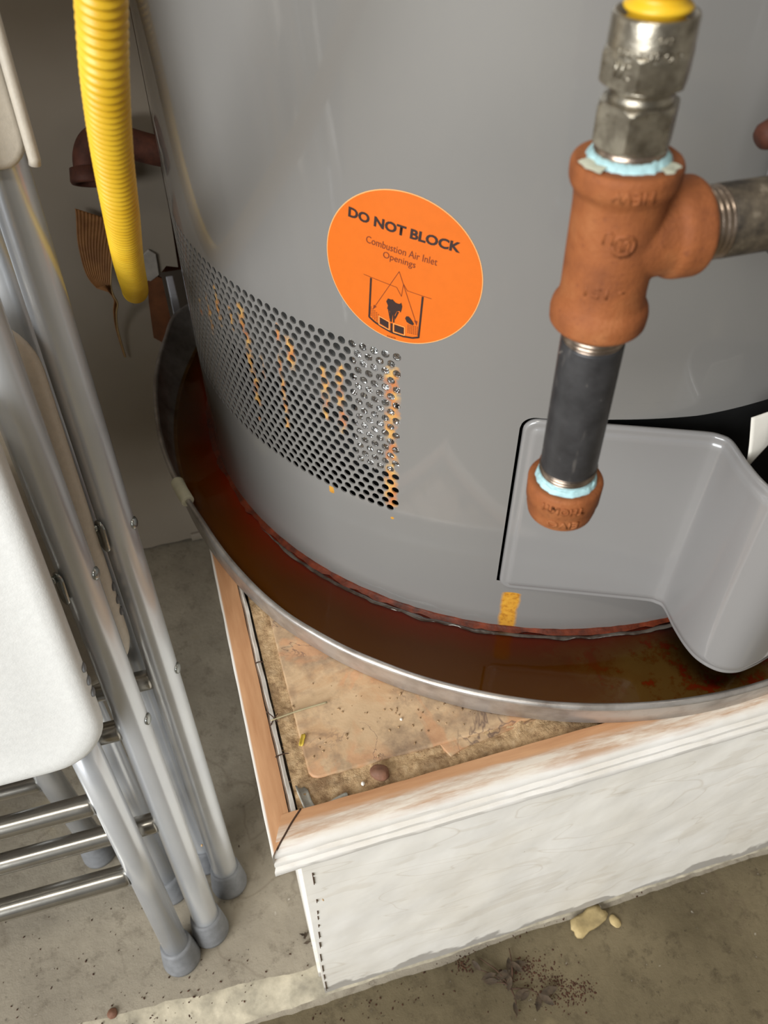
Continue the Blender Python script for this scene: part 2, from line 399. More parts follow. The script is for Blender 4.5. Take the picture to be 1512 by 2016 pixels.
# raised slab with its broken front edge, and the lower floor in front of it
def edge_top(x): return .2015-.072*min(0, x)+.0022*nz((x, 0, 0), 30)+.0015*nz((x, 1, 0), 110)
def edge_bot(x): return .1860+.0015*nz((x, 2, 0), 25)+.001*nz((x, 5, 0), 120)
bm = bmesh.new(); xs = [-2.6+i*.05 for i in range(46)]+[-.35+i*.004 for i in range(int(1.15/.004))]+[.8+i*.1 for i in range(18)]
cols = []
for x in xs:
    yt, yb = edge_top(x), edge_bot(x)
    row = [(x, .95, -.0005), (x, yt+.12, 0), (x, yt+.03, 0), (x, yt+.004, -.0003)]
    for k in range(7):
        t = k/6; y = yt+(yb-yt)*t; z = -.0008-.0142*t**1.3
        z += .0018*nz((x, y, 0), 130, 3)*(1-abs(2*t-1)); row.append((x, y, z))
    row += [(x, yb-.004, -.0156), (x, yb-.02, -.0175)]
    cols.append([bm.verts.new(p) for p in row])
for a, b in zip(cols, cols[1:]):
    for i in range(len(a)-1):
        f = bm.faces.new((a[i], a[i+1], b[i+1], b[i])); f.material_index = 1 if 3 <= i <= 9 else 0
slab = struct(mesh_obj('floor', bm, ['concrete_slab', 'concrete_edge']))
fgrid('floor', -2.6, 2.5, -4, .2, -.0155, 'concrete_floor', 90, 80, .0006)
bm = bmesh.new(); box(bm, -2.6, 2.5, -4, .95, -.12, -.02); struct(mesh_obj('floor', bm, 'concrete_floor'))
bm = bmesh.new()
# wall behind the chairs, its lower right corner broken away
poly = [(-2.6, .001)]
for i in range(30):
    x = -.1+.092*i/29; poly.append((x, .0025+.0022*nz((x, 0, 3), 70)))
poly += [(-.0060, .004), (-.003, .30), (-.0055, .325), (-.001, .345), (.006, .352), (.016, .349), (.018, .40), (.018, 2.6), (-2.6, 2.6)]
prism(bm, poly, -.80, -.696, Matrix.Rotation(R(90), 4, 'X')); o = struct(mesh_obj('wall_back', bm, 'wall_paint', smooth=False))
bm = bmesh.new(); box(bm, -.004, 2.5, .93, .99, -.02, 2.6); struct(mesh_obj('wall_alcove', bm, 'wall_paint', smooth=False))
bm = bmesh.new(); box(bm, -2.70, -2.6, -4, -3, -.02, 2.6); box(bm, -2.70, -2.6, -.2, .95, -.02, 2.6); box(bm, -2.70, -2.6, -3, -.2, 2.4, 2.6); box(bm, -.70, -.62, .22, .70, -.02, 2.6); struct(mesh_obj('wall_left_and_shade_stub', bm, 'room_paint', smooth=False))  # last box is an added unseen stub that shades the gap by the chairs
bm = bmesh.new(); box(bm, 1.3, 1.4, -4, .99, -.02, 2.6); box(bm, .64, .70, .12, .93, -.02, 2.6); struct(mesh_obj('wall_right_and_shade_stub', bm, 'room_paint', smooth=False))  # second box is an added unseen section that cuts light from the right
bm = bmesh.new(); box(bm, -2.6, 2.5, -4.1, -4, -.02, 2.6); struct(mesh_obj('wall_front', bm, 'room_paint', smooth=False))
bm = bmesh.new(); box(bm, -2.7, 2.6, -4.1, 1, 2.6, 2.7); struct(mesh_obj('ceiling', bm, 'ceiling_paint', smooth=False))
# short baseboard end seen at the foot of the wall
bm = bmesh.new(); box(bm, -.030, -.004, .692, .6965, .0015, .012); bevel(bm, .001); struct(mesh_obj('trim_1', bm, 'wall_paint'))

# torn drywall at the wall's end
t = thing('drywall_patch', 'torn drywall edge with brown paper backing beside the tank, behind the pan', 'drywall', (-.008, .695, .33))
bm = bmesh.new(); prism(bm, [(-.019, .283), (-.006, .270), (.0, .284), (.0, .342), (-.006, .346), (-.013, .340), (-.016, .32)], -.6958, -.6935, Matrix.Rotation(R(90), 4, 'X')); mesh_obj('brown_backing', bm, 'raw_wood', t, False, 'brown torn paper layer')
bm = bmesh.new(); prism(bm, [(-.0165, .344), (-.010, .341), (-.0015, .346), (-.0005, .366), (-.006, .371), (-.0135, .366)], -.6950, -.6925, Matrix.Rotation(R(90), 4, 'X')); bevel(bm, .0008); mesh_obj('loose_flap', bm, 'gypsum', t, False, 'pale grey broken flap')
bm = bmesh.new(); box(bm, .001, .038, .81, .87, .284, 2.55); o = mesh_obj('wall_stud', bm, 'raw_wood', None, False); tag(o, 'rough brown timber stud standing in the alcove behind the tank', 'stud')

# ------------------------------------------------------------------ platform
plat = thing('heater_platform', 'low painted platform with worn brown top edges carrying the drain pan and tank', 'platform', (.33, .5, 0))
# front board
bm = bmesh.new()
def fb(u, v):
    x = .0065+(.60-.0065)*u; zb = -.004+.0035*u*0+.003*nz((x, 0, 1), 28)+.0012*nz((x, 0, 1), 120); z = zb+(.262-zb)*v
    x2 = x-.0065*(1-v)*0
    y = PF+.0012*nz((x, 0, z), 12)+.0006*nz((x, 0, z), 40)
    return Vector((x2, y, z))
V = grid(bm, 150, 50, fb)
# return along the left end
grid(bm, 4, 50, lambda u, v: Vector((.0065, PF+.012*(1-u), -.002+.264*v))+Vector((0, (fb(0, v).y-PF)*u, 0)))
mesh_obj('front_board', bm, 'board_paint', plat, label='cream painted front board with dents and scuffed lower edge')
bm = bmesh.new()
random.seed(3)
for z0, h in [(.238, .004), (.226, .010), (.196, .004), (.176, .005), (.166, .006), (.152, .004), (.130, .012), (.110, .010), (.08, .016), (.055, .014), (.035, .012), (.006, .022)]:
    x = .0120-.004*max(0, min(1, (.2-z0)/.12))
    box(bm, x-.0003, x+.0002, PF-.0009, PF+.0002, z0, z0+h)
mesh_obj('corner_crack', bm, 'twig_dark', plat, False)['kind'] = 'stuff'
bm = bmesh.new(); box(bm, .0045, .012, .197, .84, -.001, .262); bevel(bm, .0006, 1); mesh_obj('side_board', bm, 'board_paint', plat, False, 'side board in shadow')
bm = bmesh.new(); box(bm, .588, .6, .197, .84, -.001, .262); mesh_obj('side_board', bm, 'board_paint', plat, False)
# mouldings : profile (outward offset, z) swept along the front, mitred at the corner
prof = [(.0145, .2845), (.0060, .2847), (.0034, .2842), (.0006, .2824), (-.0008, .2804), (-.0012, .2780), (-.0012, .2766), (.0000, .2758), (.0000, .2746), (-.0022, .2738), (-.0026, .2732), (-.0026, .2702), (-.0012, .2694), (-.0012, .2682), (-.0034, .2674), (-.0038, .2668), (-.0038, .2622), (-.0030, .2604), (.0145, .2590)]
# wear: the front moulding is raised a little at its mitre
def mprof(o, z, s): return o+.0004*nz((s, o*40, z*20), 60), z+.0003*nz((s, o*30, 0), 70)
bm = bmesh.new(); rings = []
for i in range(120):
    s = i/119; ring = []
    for o, z in prof:
        x0 = -.0062+o*.55; x = x0+(.606-x0)*s
        oo, zz = mprof(o, z, x); ring.append(bm.verts.new((x, .1862+oo*1.25, zz)))
    rings.append(ring)
for a, b in zip(rings, rings[1:]):
    for k in range(len(prof)): k2 = (k+1) % len(prof); bm.faces.new((a[k], b[k], b[k2], a[k2]))
bm.faces.new(rings[0]); bm.faces.new(rings[-1][::-1])
autosmooth(mesh_obj('front_moulding', bm, 'mould_front', plat, label='front moulding rubbed to bare wood along its top'), 40)
prof2 = [(.0125, .2842), (.0005, .2842), (-.0008, .2838), (-.0012, .2815), (-.0012, .2740), (-.0002, .2725), (-.0002, .2640), (.0010, .2600), (.0125, .2600)]
bm = bmesh.new(); rings = []
for i in range(90):
    s = i/89; ring = []
    for o, z in prof2:
        y0 = .1862+o*1.2-.0015; y = y0+(.70-y0)*s
        ring.append(bm.verts.new((-.0066+o+.0003*nz((0, y, z), 50), y, z+.0002*nz((o, y, 0), 60))))
    rings.append(ring)
for a, b in zip(rings, rings[1:]):
    for k in range(len(prof2)): k2 = (k+1) % len(prof2); bm.faces.new((a[k], a[k2], b[k2], b[k]))
bm.faces.new(rings[0][::-1]); bm.faces.new(rings[-1])
autosmooth(mesh_obj('side_moulding', bm, 'mould_left', plat, label='left moulding, flat and bare orange-brown on top'), 40)
bm = bmesh.new(); tube(bm, catmull([(.0128, .2046, .2848), (.0065, .1985, .2850), (.0015, .1930, .2848), (-.0030, .1885, .2836), (-.0055, .1858, .2800)], 6), .0005, 6); mesh_obj('mitre_crack', bm, 'twig_dark', plat, label='dark open crack along the corner mitre')
# white torn edge inside the left moulding
bm = bmesh.new(); pts = []
for i in range(80):
    y = .197+.30*i/79; pts.append((.0078+.0008*nz((y, 0, 0), 60), .0098+.0012*nz((y, 3, 0), 50)-.0035*max(0, i/79-.45), y))
vv = [[bm.verts.new((a, y,   .2836+.0004*nz((a, y, 0), 80))), bm.verts.new((max(a+.0006, b), y, .2826+.0006*nz((b, y, 0), 90)))] for a, b, y in pts]
for p, q in zip(vv, vv[1:]): bm.faces.new((p[0], p[1], q[1], q[0]))
o = mesh_obj('torn_board_edge', bm, 'bare_edge', plat, False, 'white torn drywall edge')
sm = o.modifiers.new('s', 'SOLIDIFY'); sm.thickness = .004; sm.offset = -1
# bedding of crumbly mortar around the plywood
bm = bmesh.new()
def mort(u, v):
    x = .0112+.58*u; y = .1985+.50*v
    h = .0012*nz((x, y, 0), 90)+.0012*nz((x, y, 1), 260)+.0008*nz((x, y, 2), 600)
    return Vector((x, y, .2800+.0016*min(1, max(0, (.21-y)/.004+2) if y < .2185 else 1)*(1 if y > .2185 else .55)+h))
def mort2(u, v):
    p = mort(u, v); r = .0009*max(0, nz((p.x, p.y, 5), 160)); p.z += r
    return p
grid(bm, 300, 12, lambda u, v: mort2(u, v*.045)); grid(bm, 10, 260, lambda u, v: mort2(u*.035, v))
grid(bm, 30, 30, lambda u, v: Vector((.02+.56*u, .21+.49*v, .2755)))
mesh_obj('mortar_bed', bm, 'mortar', plat, label='crumbly tan mortar packed around the plywood')
# plywood sheet
bm = bmesh.new()
poly = rrect(.0218, .585, .2205, .84, .006, 6)
M = Matrix()
prism(bm, poly, .2755, .2832); bevel(bm, .0012, 2)
mesh_obj('plywood_sheet', bm, 'plywood', plat, label='stained plywood sheet with dark scratches')
# notch where the plywood edge steps back on the right
bm = bmesh.new(); prism(bm, [(.104, .2115), (.112, .2145), (.17, .2205), (.17, .2215), (.10, .2215)], .2760, .2818); bevel(bm, .0008); mesh_obj('plywood_lip', bm, 'plywood', plat)

# ------------------------------------------------------------------ drain pan
PCx, PCy, PRr = .2814, .4953, .3074
def pan_r(deg, z):
    deg %= 360
    K = [(128, 0), (144.4, .029), (152.4, .0215), (161.5, .0135), (172.4, .0050), (184, -.0012), (187.4, -.0030), (195.4, -.0050), (205, -.0030), (216, 0)]
    d = 0
    for q in range(len(K)-1):
        (a, va), (b, vb) = K[q], K[q+1]
        if a <= deg <= b:
            ma = (vb-K[q-1][1])/(b-K[q-1][0]) if q > 0 else 0; mb = (K[q+2][1]-va)/(K[q+2][0]-a) if q < len(K)-2 else 0
            h = b-a; t = (deg-a)/h
            d = (2*t**3-3*t*t+1)*va+(t**3-2*t*t+t)*h*ma+(-2*t**3+3*t*t)*vb+(t**3-t*t)*h*mb
    return PRr+d*(.4+.6*min(1, max(0, (z-.283)/.025)))
pan = thing('drain_pan', 'round metal drain pan with rusty standing water under the grey tank', 'pan', (PCx, PCy, .2834))
bm = bmesh.new(); S = 360
zr = .3075
prof = [(-.0050, .2851, 0), (-.0038, .2866, 0), (-.0024, .2960, 0), (-.0014, .3030, 0), (-.0006, .3055, 0), (.0004, .3073, 0), (.0002, .3091, 0), (-.0014, .3103, 0), (-.0032, .3096, 0), (-.0038, .3079, 0), (-.0034, .3061, 0), (-.0050, .2960, 0), (-.0082, .2868, 0), (-.0105, .2858, 0)]
rings = []
for off, z, _ in prof:
    ring = []
    for i in range(S):
        a = 360*i/S; wob = .0004*nz((math.cos(R(a)), math.sin(R(a)), z*30), 9)
        rr = pan_r(a, z)+off+wob; ring.append(bm.verts.new((PCx+rr*math.cos(R(a)), PCy+rr*math.sin(R(a)), z)))
    rings.append(ring)
for a, b in zip(rings, rings[1:]):
    for i in range(S): bm.faces.new((a[i], a[(i+1) % S], b[(i+1) % S], b[i]))
mesh_obj('pan_wall', bm, 'pan_metal', pan, label='silver pan wall with rolled rim, dented on the left')
bm = bmesh.new(); rings = []
for k in range(14):
    ring = []
    for i in range(S):
        a = 360*i/S; rr = (pan_r(a, .285)-.0095)*(.3+.7*k/13); ring.append(bm.verts.new((PCx+rr*math.cos(R(a)), PCy+rr*math.sin(R(a)), .2857+.0001*nz((rr*math.cos(R(a)), rr*math.sin(R(a)), 0), 30))))
    rings.append(ring)
for a, b in zip(rings, rings[1:]):
    for i in range(S): bm.faces.new((a[i], a[(i+1) % S], b[(i+1) % S], b[i]))
mesh_obj('pan_floor', bm, 'pan_floor_rust', pan, label='rust-stained pan bottom')
bm = bmesh.new(); rings = []
for k in range(10):
    ring = []
    for i in range(S):
        a = 360*i/S; ro = pan_r(a, .285)-.0078; ri = .2
        rr = ri+(ro-ri)*k/9; ring.append(bm.verts.new((PCx+rr*math.cos(R(a)), PCy+rr*math.sin(R(a)), .2873)))
    rings.append(ring)
for a, b in zip(rings, rings[1:]):
    for i in range(S): bm.faces.new((a[i], b[i], b[(i+1) % S], a[(i+1) % S]))
mesh_obj('standing_water', bm, 'pan_water', pan, label='shallow brown water')
# rim clip
def rimpt(deg, z=.308): rr = pan_r(deg, z)-.0015; return Vector((PCx+rr*math.cos(R(deg)), PCy+rr*math.sin(R(deg)), z))
bm = bmesh.new(); a = rimpt(186.2, .3077); b = rimpt(190.6, .3077)
tube(bm, [a, a.lerp(b, .5)+Vector((-.0003, 0, 0)), b], .0048, 20); bevel(bm, .0005, 2, 50)
o = mesh_obj('rim_sleeve', bm, 'clip_plastic'); tag(o, 'short cream plastic sleeve pushed over the left rim of the metal pan', 'sleeve')

# ------------------------------------------------------------------ tank
tank = thing('water_heater', 'large glossy grey water heater tank with perforated band standing in the pan', 'water heater', (TC.x, TC.y, .2845))
def tp(deg, z, r=RT): return Vector((TC.x+r*math.cos(R(deg)), TC.y+r*math.sin(R(deg)), z))
class Shell:
    def __init__(s): s.v = []; s.nrm = []; s.uv = []; s.f = []
    def vert(s, deg, z, r=RT, n=None):
        s.v.append(tp(deg, z, r)); s.nrm.append(n or Vector((math.cos(R(deg)), math.sin(R(deg)), 0))); s.uv.append((th2u(deg), z)); return len(s.v)-1
    def patch(s, d0, d1, zs, r=RT):
        nn = max(1, round(abs(d1-d0)/1.5)); rows = [[s.vert(d0+(d1-d0)*i/nn, z, r) for i in range(nn+1)] for z in zs]
        for a, b in zip(rows, rows[1:]):
            for i in range(nn): s.f.append((a[i], a[i+1], b[i+1], b[i]))
    def build(s, name, mat, parent, label=None):
        me = bpy.data.meshes.new(name); me.from_pydata([tuple(x) for x in s.v], [], s.f); me.materials.append(MATS[mat])
        uv = me.uv_layers.new(name='UVMap')
        for p in me.polygons:
            p.use_smooth = True
            for li in p.loop_indices: uv.data[li].uv = s.uv[me.loops[li].vertex_index]
        me.normals_split_custom_set_from_vertices([tuple(x) for x in s.nrm])
        o = bpy.data.objects.new(name, me); COL.objects.link(o); o.parent = parent; o.location = -world_of(parent)
        if label: o['label'] = label
        return o
PITCH, DZ, NR, NC = 1.385, .00518, 22, 62
Z0 = .3765; ZP0, ZP1 = Z0-DZ/2, Z0+DZ*(NR-.5)
DR = 228.75+PITCH/2; DL = DR-PITCH*(NC+.5)
ZB, ZT = .2858, 1.25
ODL, ODR, OZ0, OZ1 = 242.95, 300.0, .3340, .4697
sh = Shell()
zl = [ZB, .300, OZ0, ZP0]; 
sh.patch(ODR-360, DL, [ZB, OZ0]); sh.patch(DL, ODL, [ZB, OZ0]); sh.patch(ODL, ODR, [ZB, OZ0])
sh.patch(ODR-360, DL, [OZ0, ZP0, ZP1, .6, 1.2]); sh.patch(DL, DR, [OZ0, ZP0]); sh.patch(DL, DR, [ZP1, .6, .9, 1.2])
sh.patch(DR, ODL, [OZ0, ZP0, OZ1, ZP1, .6, 1.2]); sh.patch(ODL, ODR, [.475, .6, 1.2])
def otop(d):
    s_ = (d-ODL)*math.pi/180*RT
    base_ = .4634 if d < 250 else .4634+.0014*min(1, (d-250)/2.5)
    if d > 262: base_ += .0045*min(1, (d-262)/9)**1.2
    rc_ = .0078
    return base_-(rc_-math.sqrt(max(0, rc_*rc_-(rc_-s_)**2)) if s_ < rc_ else 0)
DD = [ODL+.15*i for i in range(14)]+[ODL+2.2+.8*i for i in range(69)]+[ODR]
ra_ = [sh.vert(d, otop(d)) for d in DD]; rb_ = [sh.vert(d, .475) for d in DD]
for i in range(len(DD)-1): sh.f.append((ra_[i], ra_[i+1], rb_[i+1], rb_[i]))
# top dome
prev = None; rows = []
nn = 120
for r, z in ((RT, 1.2), (.262, 1.212), (.25, 1.222), (.15, 1.228), (.01, 1.23)):
    rows.append([sh.vert(360*i/nn, z, r, Vector((math.cos(2*math.pi*i/nn)*(r/RT), math.sin(2*math.pi*i/nn)*(r/RT), 1.01-(r/RT))).normalized()) for i in range(nn+1)])
for a, b in zip(rows, rows[1:]):
    for i in range(nn): sh.f.append((a[i], a[i+1], b[i+1], b[i]))
# turned-in lip of the burner opening, and underside lip
def lip(pts):
    a = [sh.vert(d, z, RT, Vector(nv)) for d, z, nv in pts]; b = [sh.vert(d, z, RT-.006, Vector(nv)) for d, z, nv in pts]
    for i in range(len(pts)-1): sh.f.append((a[i], a[i+1], b[i+1], b[i]))
lip([(d, otop(d), (0, 0, -1)) for d in DD])
lip([(ODL, OZ0+(.456-OZ0)*i/4, (1, 0, 0)) for i in range(5)])
sh.build('jacket', 'jacket_paint', tank, 'glossy grey sheet metal jacket reflecting the room')
# perforated band: every opening is real
sh = Shell(); HR = .00232; NS = 12
for k in range(NR):
    zc = Z0+k*DZ; odd = k % 2; off = -PITCH/2 if odd == 0 else 0
    for c in range(NC):
        dc = 228.75+off-c*PITCH
        if odd == 0 and c == 0:
            sh.patch(DR-PITCH/2, DR, [zc-DZ/2, zc+DZ/2])
        d0, d1, za, zb = dc-PITCH/2, dc+PITCH/2, zc-DZ/2, zc+DZ/2
        outer = []
        per = [(1, 0), (1, 1/3), (1, 1), (1/3, 1), (-1/3, 1), (-1, 1), (-1, 1/3), (-1, -1/3), (-1, -1), (-1/3, -1), (1/3, -1), (1, -1), ]
        per = [(1, -1/3), (1, 1/3), (1, 1), (1/3, 1), (-1/3, 1), (-1, 1), (-1, 1/3), (-1, -1/3), (-1, -1), (-1/3, -1), (1/3, -1), (1, -1)]
        angs = [-18, 18, 45, 75, 105, 135, 162, 198, 225, 255, 285, 315]
        for (a, b) in per: outer.append(sh.vert(dc+a*PITCH/2, zc+b*DZ/2))
        hd = math.degrees(HR/RT)
        inn = [sh.vert(dc+hd*math.cos(R(q)), zc+HR*math.sin(R(q))) for q in angs]
        dirv = lambda q: (Vector((math.sin(R(dc)), -math.cos(R(dc)), 0))*math.cos(R(q))-Vector((0, 0, 1))*math.sin(R(q)))
        i2 = [sh.vert(dc+hd*math.cos(R(q)), zc+HR*math.sin(R(q)), RT, dirv(q)) for q in angs]
        i3 = [sh.vert(dc+hd*math.cos(R(q)), zc+HR*math.sin(R(q)), RT-.0009, dirv(q)) for q in angs]
        for i in range(NS):
            j = (i+1) % NS
            sh.f.append((outer[i], outer[j], inn[j], inn[i])); sh.f.append((i2[i], i2[j], i3[j], i3[i]))
    if odd == 1: sh.patch(DL, DL+PITCH/2, [zc-DZ/2, zc+DZ/2])
sh.build('air_inlet_screen', 'screen_paint', tank, 'perforated band of round air holes streaked with orange rust')
# inside: dark drum, grey baffle sheet and crumpled foil seen through the holes
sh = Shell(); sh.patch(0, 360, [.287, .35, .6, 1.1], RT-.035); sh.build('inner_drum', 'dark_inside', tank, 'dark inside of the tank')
sh = Shell(); sh.patch(150, 222.2, [.432, .46, .50], RT-.0065)
o = sh.build('baffle_sheet', 'inner_sheet', tank, 'grey sheet behind the upper holes')
bm = bmesh.new()
grid(bm, 60, 60, lambda u, v: tp(222.3+7.6*u, .398+.10*v, RT-.0060+.0022*nz((u*9, v*11, 0), 1)+.0012*nz((u*9, v*9, 3), 2.3)))
mesh_obj('foil_liner', bm, 'foil', tank, label='crumpled shiny foil behind the right end of the holes')
bm = bmesh.new(); box(bm, .0, .001, .0, .001, 0, .001); bm.free()

# rust crust and water meniscus with painted-in reflection round the tank foot
bm = bmesh.new(); rings = []
S2 = 360
for k in range(6):
    t = k/5; ring = []
    for i in range(S2):
        a = 360*i/S2; w_ = .0045+.003*nz((math.cos(R(a))*3, math.sin(R(a))*3, 0), 5)+.0015*nz((math.cos(R(a))*9, math.sin(R(a))*9, 2), 6)
        rr = RT-.001+w_*t; z = .2905-.0030*t**.6+.0008*nz((math.cos(R(a))*20, math.sin(R(a))*20, t), 5)*(1-t)
        ring.append(bm.verts.new((TC.x+rr*math.cos(R(a)), TC.y+rr*math.sin(R(a)), min(z, .2900 if k else .2892))))
    rings.append(ring)
for a, b in zip(rings, rings[1:]):
    for i in range(S2): bm.faces.new((a[i], a[(i+1) % S2], b[(i+1) % S2], b[i]))
mesh_obj('rust_crust', bm, 'rust_crust', tank, label='dark red crust of rust around the foot')
bm = bmesh.new(); rings = []
for k in range(5):
    t = k/4; ring = []
    for i in range(0, 130):
        a = 203+i*.65; w_ = .0028+.0016*nz((a, 0, 0), .35)+.0006*nz((a, 3, 0), 1.3)
        e = min(1, i/12, (129-i)/12)
        s0 = .0038+.0012*nz((a, 5, 0), .5); rr = RT+s0+w_*e*t; z = .2873+.0005*math.sin(math.pi*t)*e
        ring.append(bm.verts.new((TC.x+rr*math.cos(R(a)), TC.y+rr*math.sin(R(a)), z)))
    rings.append(ring)
for a, b in zip(rings, rings[1:]):
    for i in range(129): bm.faces.new((a[i], a[i+1], b[i+1], b[i]))
mesh_obj('meniscus_reflection', bm, 'film', pan, label='wavy grey band with the tank reflection painted in, beside its foot')

# ------------------------------------------------------------------ burner door cover
P0 = Vector((.1592, .2868)); P1 = Vector((.2475, .2478))
path = [P0, P0.lerp(P1, .25), P0.lerp(P1, .5), P0.lerp(P1, .75), P1+Vector((-.006, .0025)), P1+Vector((-.002, -.0005)), P1+Vector((.0005, -.005)), Vector((.2462, .228)), Vector((.2458, .214)), Vector((.2480, .2035)), Vector((.2545, .1945)), Vector((.2640, .1905)), Vector((.2760, .1912)), Vector((.29, .1945)), Vector((.315, .2010)), Vector((.332, .2085)), Vector((.340, .220)), Vector((.342, .240)), Vector((.346, .2465)), Vector((.352, .2475)), Vector((.385, .2565)), Vector((.42, .270))]
pp = catmull([(p.x, p.y, 0) for p in path], 8)
# arc length
L = [0]
for a, b in zip(pp, pp[1:]): L.append(L[-1]+(b-a).length)
Ltot = L[-1]
def door_at(s):
    s = max(0, min(Ltot, s))
    for i in range(len(L)-1):
        if L[i+1] >= s:
            t = (s-L[i])/max(1e-9, L[i+1]-L[i]); p = pp[i].lerp(pp[i+1], t); d = (pp[min(i+2, len(pp)-1)]-pp[max(0, i-1)]).normalized(); return p, Vector((d.y, -d.x, 0))
def ztop(s): return .4628
def zbot(s): return .3285
# sheet with a stepped border: inset d from edge -> outward offset
def border(d):  # rolled edge, shallow groove, raised field
    return -.0022*max(0, 1-d/.0016)**2 + .0009*min(1, max(0, (d-.0045)/.0016))
bm = bmesh.new(); NSs = 260
ss = [Ltot*i/NSs for i in range(NSs+1)]
rc = .008
zd = [0, .0004, .0008, .0014, .0022, .0035, .0045, .0053, .0061, .009, .02, .04]
rows = []
cols = []
sb = [0, .0004, .0008, .0014, .0022, .0035, .0045, .0053, .0061]
ss = sb+[.0075+(Ltot-.0075)*i/240 for i in range(241)]
for s in ss:
    inset = rc-math.sqrt(max(0, rc*rc-(rc-s)**2)) if s < rc else 0
    za, zb = zbot(s)+inset, ztop(s)-inset; col = []
    H_ = zb-za
    for d in [x for x in zd if x < H_/2]+[H_/2]+[H_-x for x in reversed(zd) if x < H_/2]:
        z = za+d
        # distance to rounded outline
        dz = min(z-zbot(s), ztop(s)-z)
        if s < rc and dz < rc: dd = rc-math.hypot(rc-s, rc-dz)
        else: dd = min(s, dz)
        p, nrm = door_at(s)
        q = p+nrm*(border(max(0, dd))); col.append(bm.verts.new((q.x, q.y, z)))
    cols.append(col)
for a, b in zip(cols, cols[1:]):
    for k in range(len(a)-1): bm.faces.new((a[k], b[k], b[k+1], a[k+1]))
o = door = mesh_obj('burner_cover', bm, 'door_paint', tank, label='grey burner cover bulging outward at its right side')
sm = o.modifiers.new('s', 'SOLIDIFY'); sm.thickness = .0016; sm.offset = -1
# black sheet painted as the shade behind the cover
bm = bmesh.new(); grid(bm, 24, 2, lambda u, v: tp(244+54*u, .334+.125*v, RT-.012)); mesh_obj('door_shade_sheet', bm, 'dark_inside', door, label='black sheet standing for the shade behind the cover')

# ------------------------------------------------------------------ sticker
CU, CV = .0, .0
def sp_(u, v, lift): # u,v mm from (229deg,.534)
    deg = 229+math.degrees(u/1000/RT); return tp(deg, .534+v/1000, RT+lift)
cx, cy = (-38.9+38.8)/2, (36.4-38.4)/2
A_, B_ = 39.1, 37.9
def disc(a, b, lift, rings_=14, seg=96):
    bm = bmesh.new(); prev = None; c = bm.verts.new(sp_(cx, cy, lift))
    for k in range(1, rings_+1):
        t = k/rings_; ring = [bm.verts.new(sp_(cx+a*t*math.cos(2*math.pi*i/seg), cy+b*t*math.sin(2*math.pi*i/seg), lift)) for i in range(seg)]
        for i in range(seg):
            j = (i+1) % seg
            if prev is None: bm.faces.new((c, ring[i], ring[j]))
            else: bm.faces.new((prev[i], ring[i], ring[j], prev[j]))
        prev = ring
    bmesh.ops.recalc_face_normals(bm, faces=bm.faces); return bm
st = mesh_obj('warning_sticker', disc(A_-.45, B_-.45, .0003), 'sticker_orange', tank, label='round orange DO NOT BLOCK warning sticker')
mesh_obj('sticker_edge', disc(A_, B_, .00018), 'sticker_edge', st, label='pale orange cut edge')
def text_mesh(s, size, bold=0):
    cu = bpy.data.curves.new('t', 'FONT'); cu.body = s; cu.size = size; cu.align_x = 'CENTER'; cu.align_y = 'CENTER'; cu.resolution_u = 3; cu.offset = bold; cu.fill_mode = 'FRONT'
    o = bpy.data.objects.new('t', cu); COL.objects.link(o)
    me = bpy.data.meshes.new_from_object(o); bpy.data.objects.remove(o); return me
def text_fit(s, map_, width, height, bold=0):
    me = text_mesh(s, 1, bold); xs = [v.co.x for v in me.vertices]; ys = [v.co.y for v in me.vertices]
    x0, x1, y0, y1 = min(xs), max(xs), min(ys), max(ys)
    bm = bmesh.new(); bm.from_mesh(me)
    for v in bm.verts:
        a = ((v.co.x-x0)/(x1-x0)-.5)*width; b = ((v.co.y-y0)/(y1-y0)-.5)*height; v.co = map_(a, b)
    bpy.data.meshes.remove(me); return bm
def line_map(p0, p1, up, lift):   # p0,p1 baseline ends (mm); up vector mm
    p0 = Vector(p0); p1 = Vector(p1); d = (p1-p0).normalized(); m = (p0+p1)/2; u_ = Vector(up).normalized()
    return lambda a, b: sp_(m.x+d.x*a+u_.x*b, m.y+d.y*a+u_.y*b, lift)
def fix(bm, c):
    bm.normal_update()
    for f in bm.faces:
        d = f.calc_center_median()-c
        if f.normal.dot(Vector((d.x, d.y, 0))) < 0: f.normal_flip()
    return bm
def onst(name, s, p0, p1, h, mat='ink', bold=0):
    p0v, p1v = Vector(p0), Vector(p1); d = (p1v-p0v); up = Vector((-d.y, d.x)).normalized()
    q0 = p0v+up*h/2; q1 = p1v+up*h/2
    bm = text_fit(s, line_map(q0, q1, up, .0005), d.length, h, bold)
    return mesh_obj(name, fix(bm, TC), mat, st, False)
onst('headline', 'DO NOT BLOCK', (-26.3, 19.7), (27.6, 13.6), 4.9, 'ink', .036)
onst('subtitle', 'Combustion Air Inlet', (-17.3, 9.5), (17.5, 5.7), 3.5, 'ink_red', 0)
onst('subtitle', 'Openings', (-8.8, 3.2), (7.2, 1.4), 4.2, 'ink_red', 0)
onst('print_code', 'AX4579', (-6.6, -37.9), (-1.9, -38.2), 1.1, 'ink_red')
def stroke(bm, pts, w, lift=.0005):
    pts = [Vector(p) for p in pts]
    for a, b in zip(pts, pts[1:]):
        n_ = max(1, int((b-a).length/3)); d = (b-a).normalized(); s_ = Vector((-d.y, d.x))*w/2
        prev = None
        for i in range(n_+1):
            p = a.lerp(b, i/n_); cur = (bm.verts.new(sp_(p.x+s_.x, p.y+s_.y, lift)), bm.verts.new(sp_(p.x-s_.x, p.y-s_.y, lift)))
            if prev: bm.faces.new((prev[0], prev[1], cur[1], cur[0]))
            prev = cur
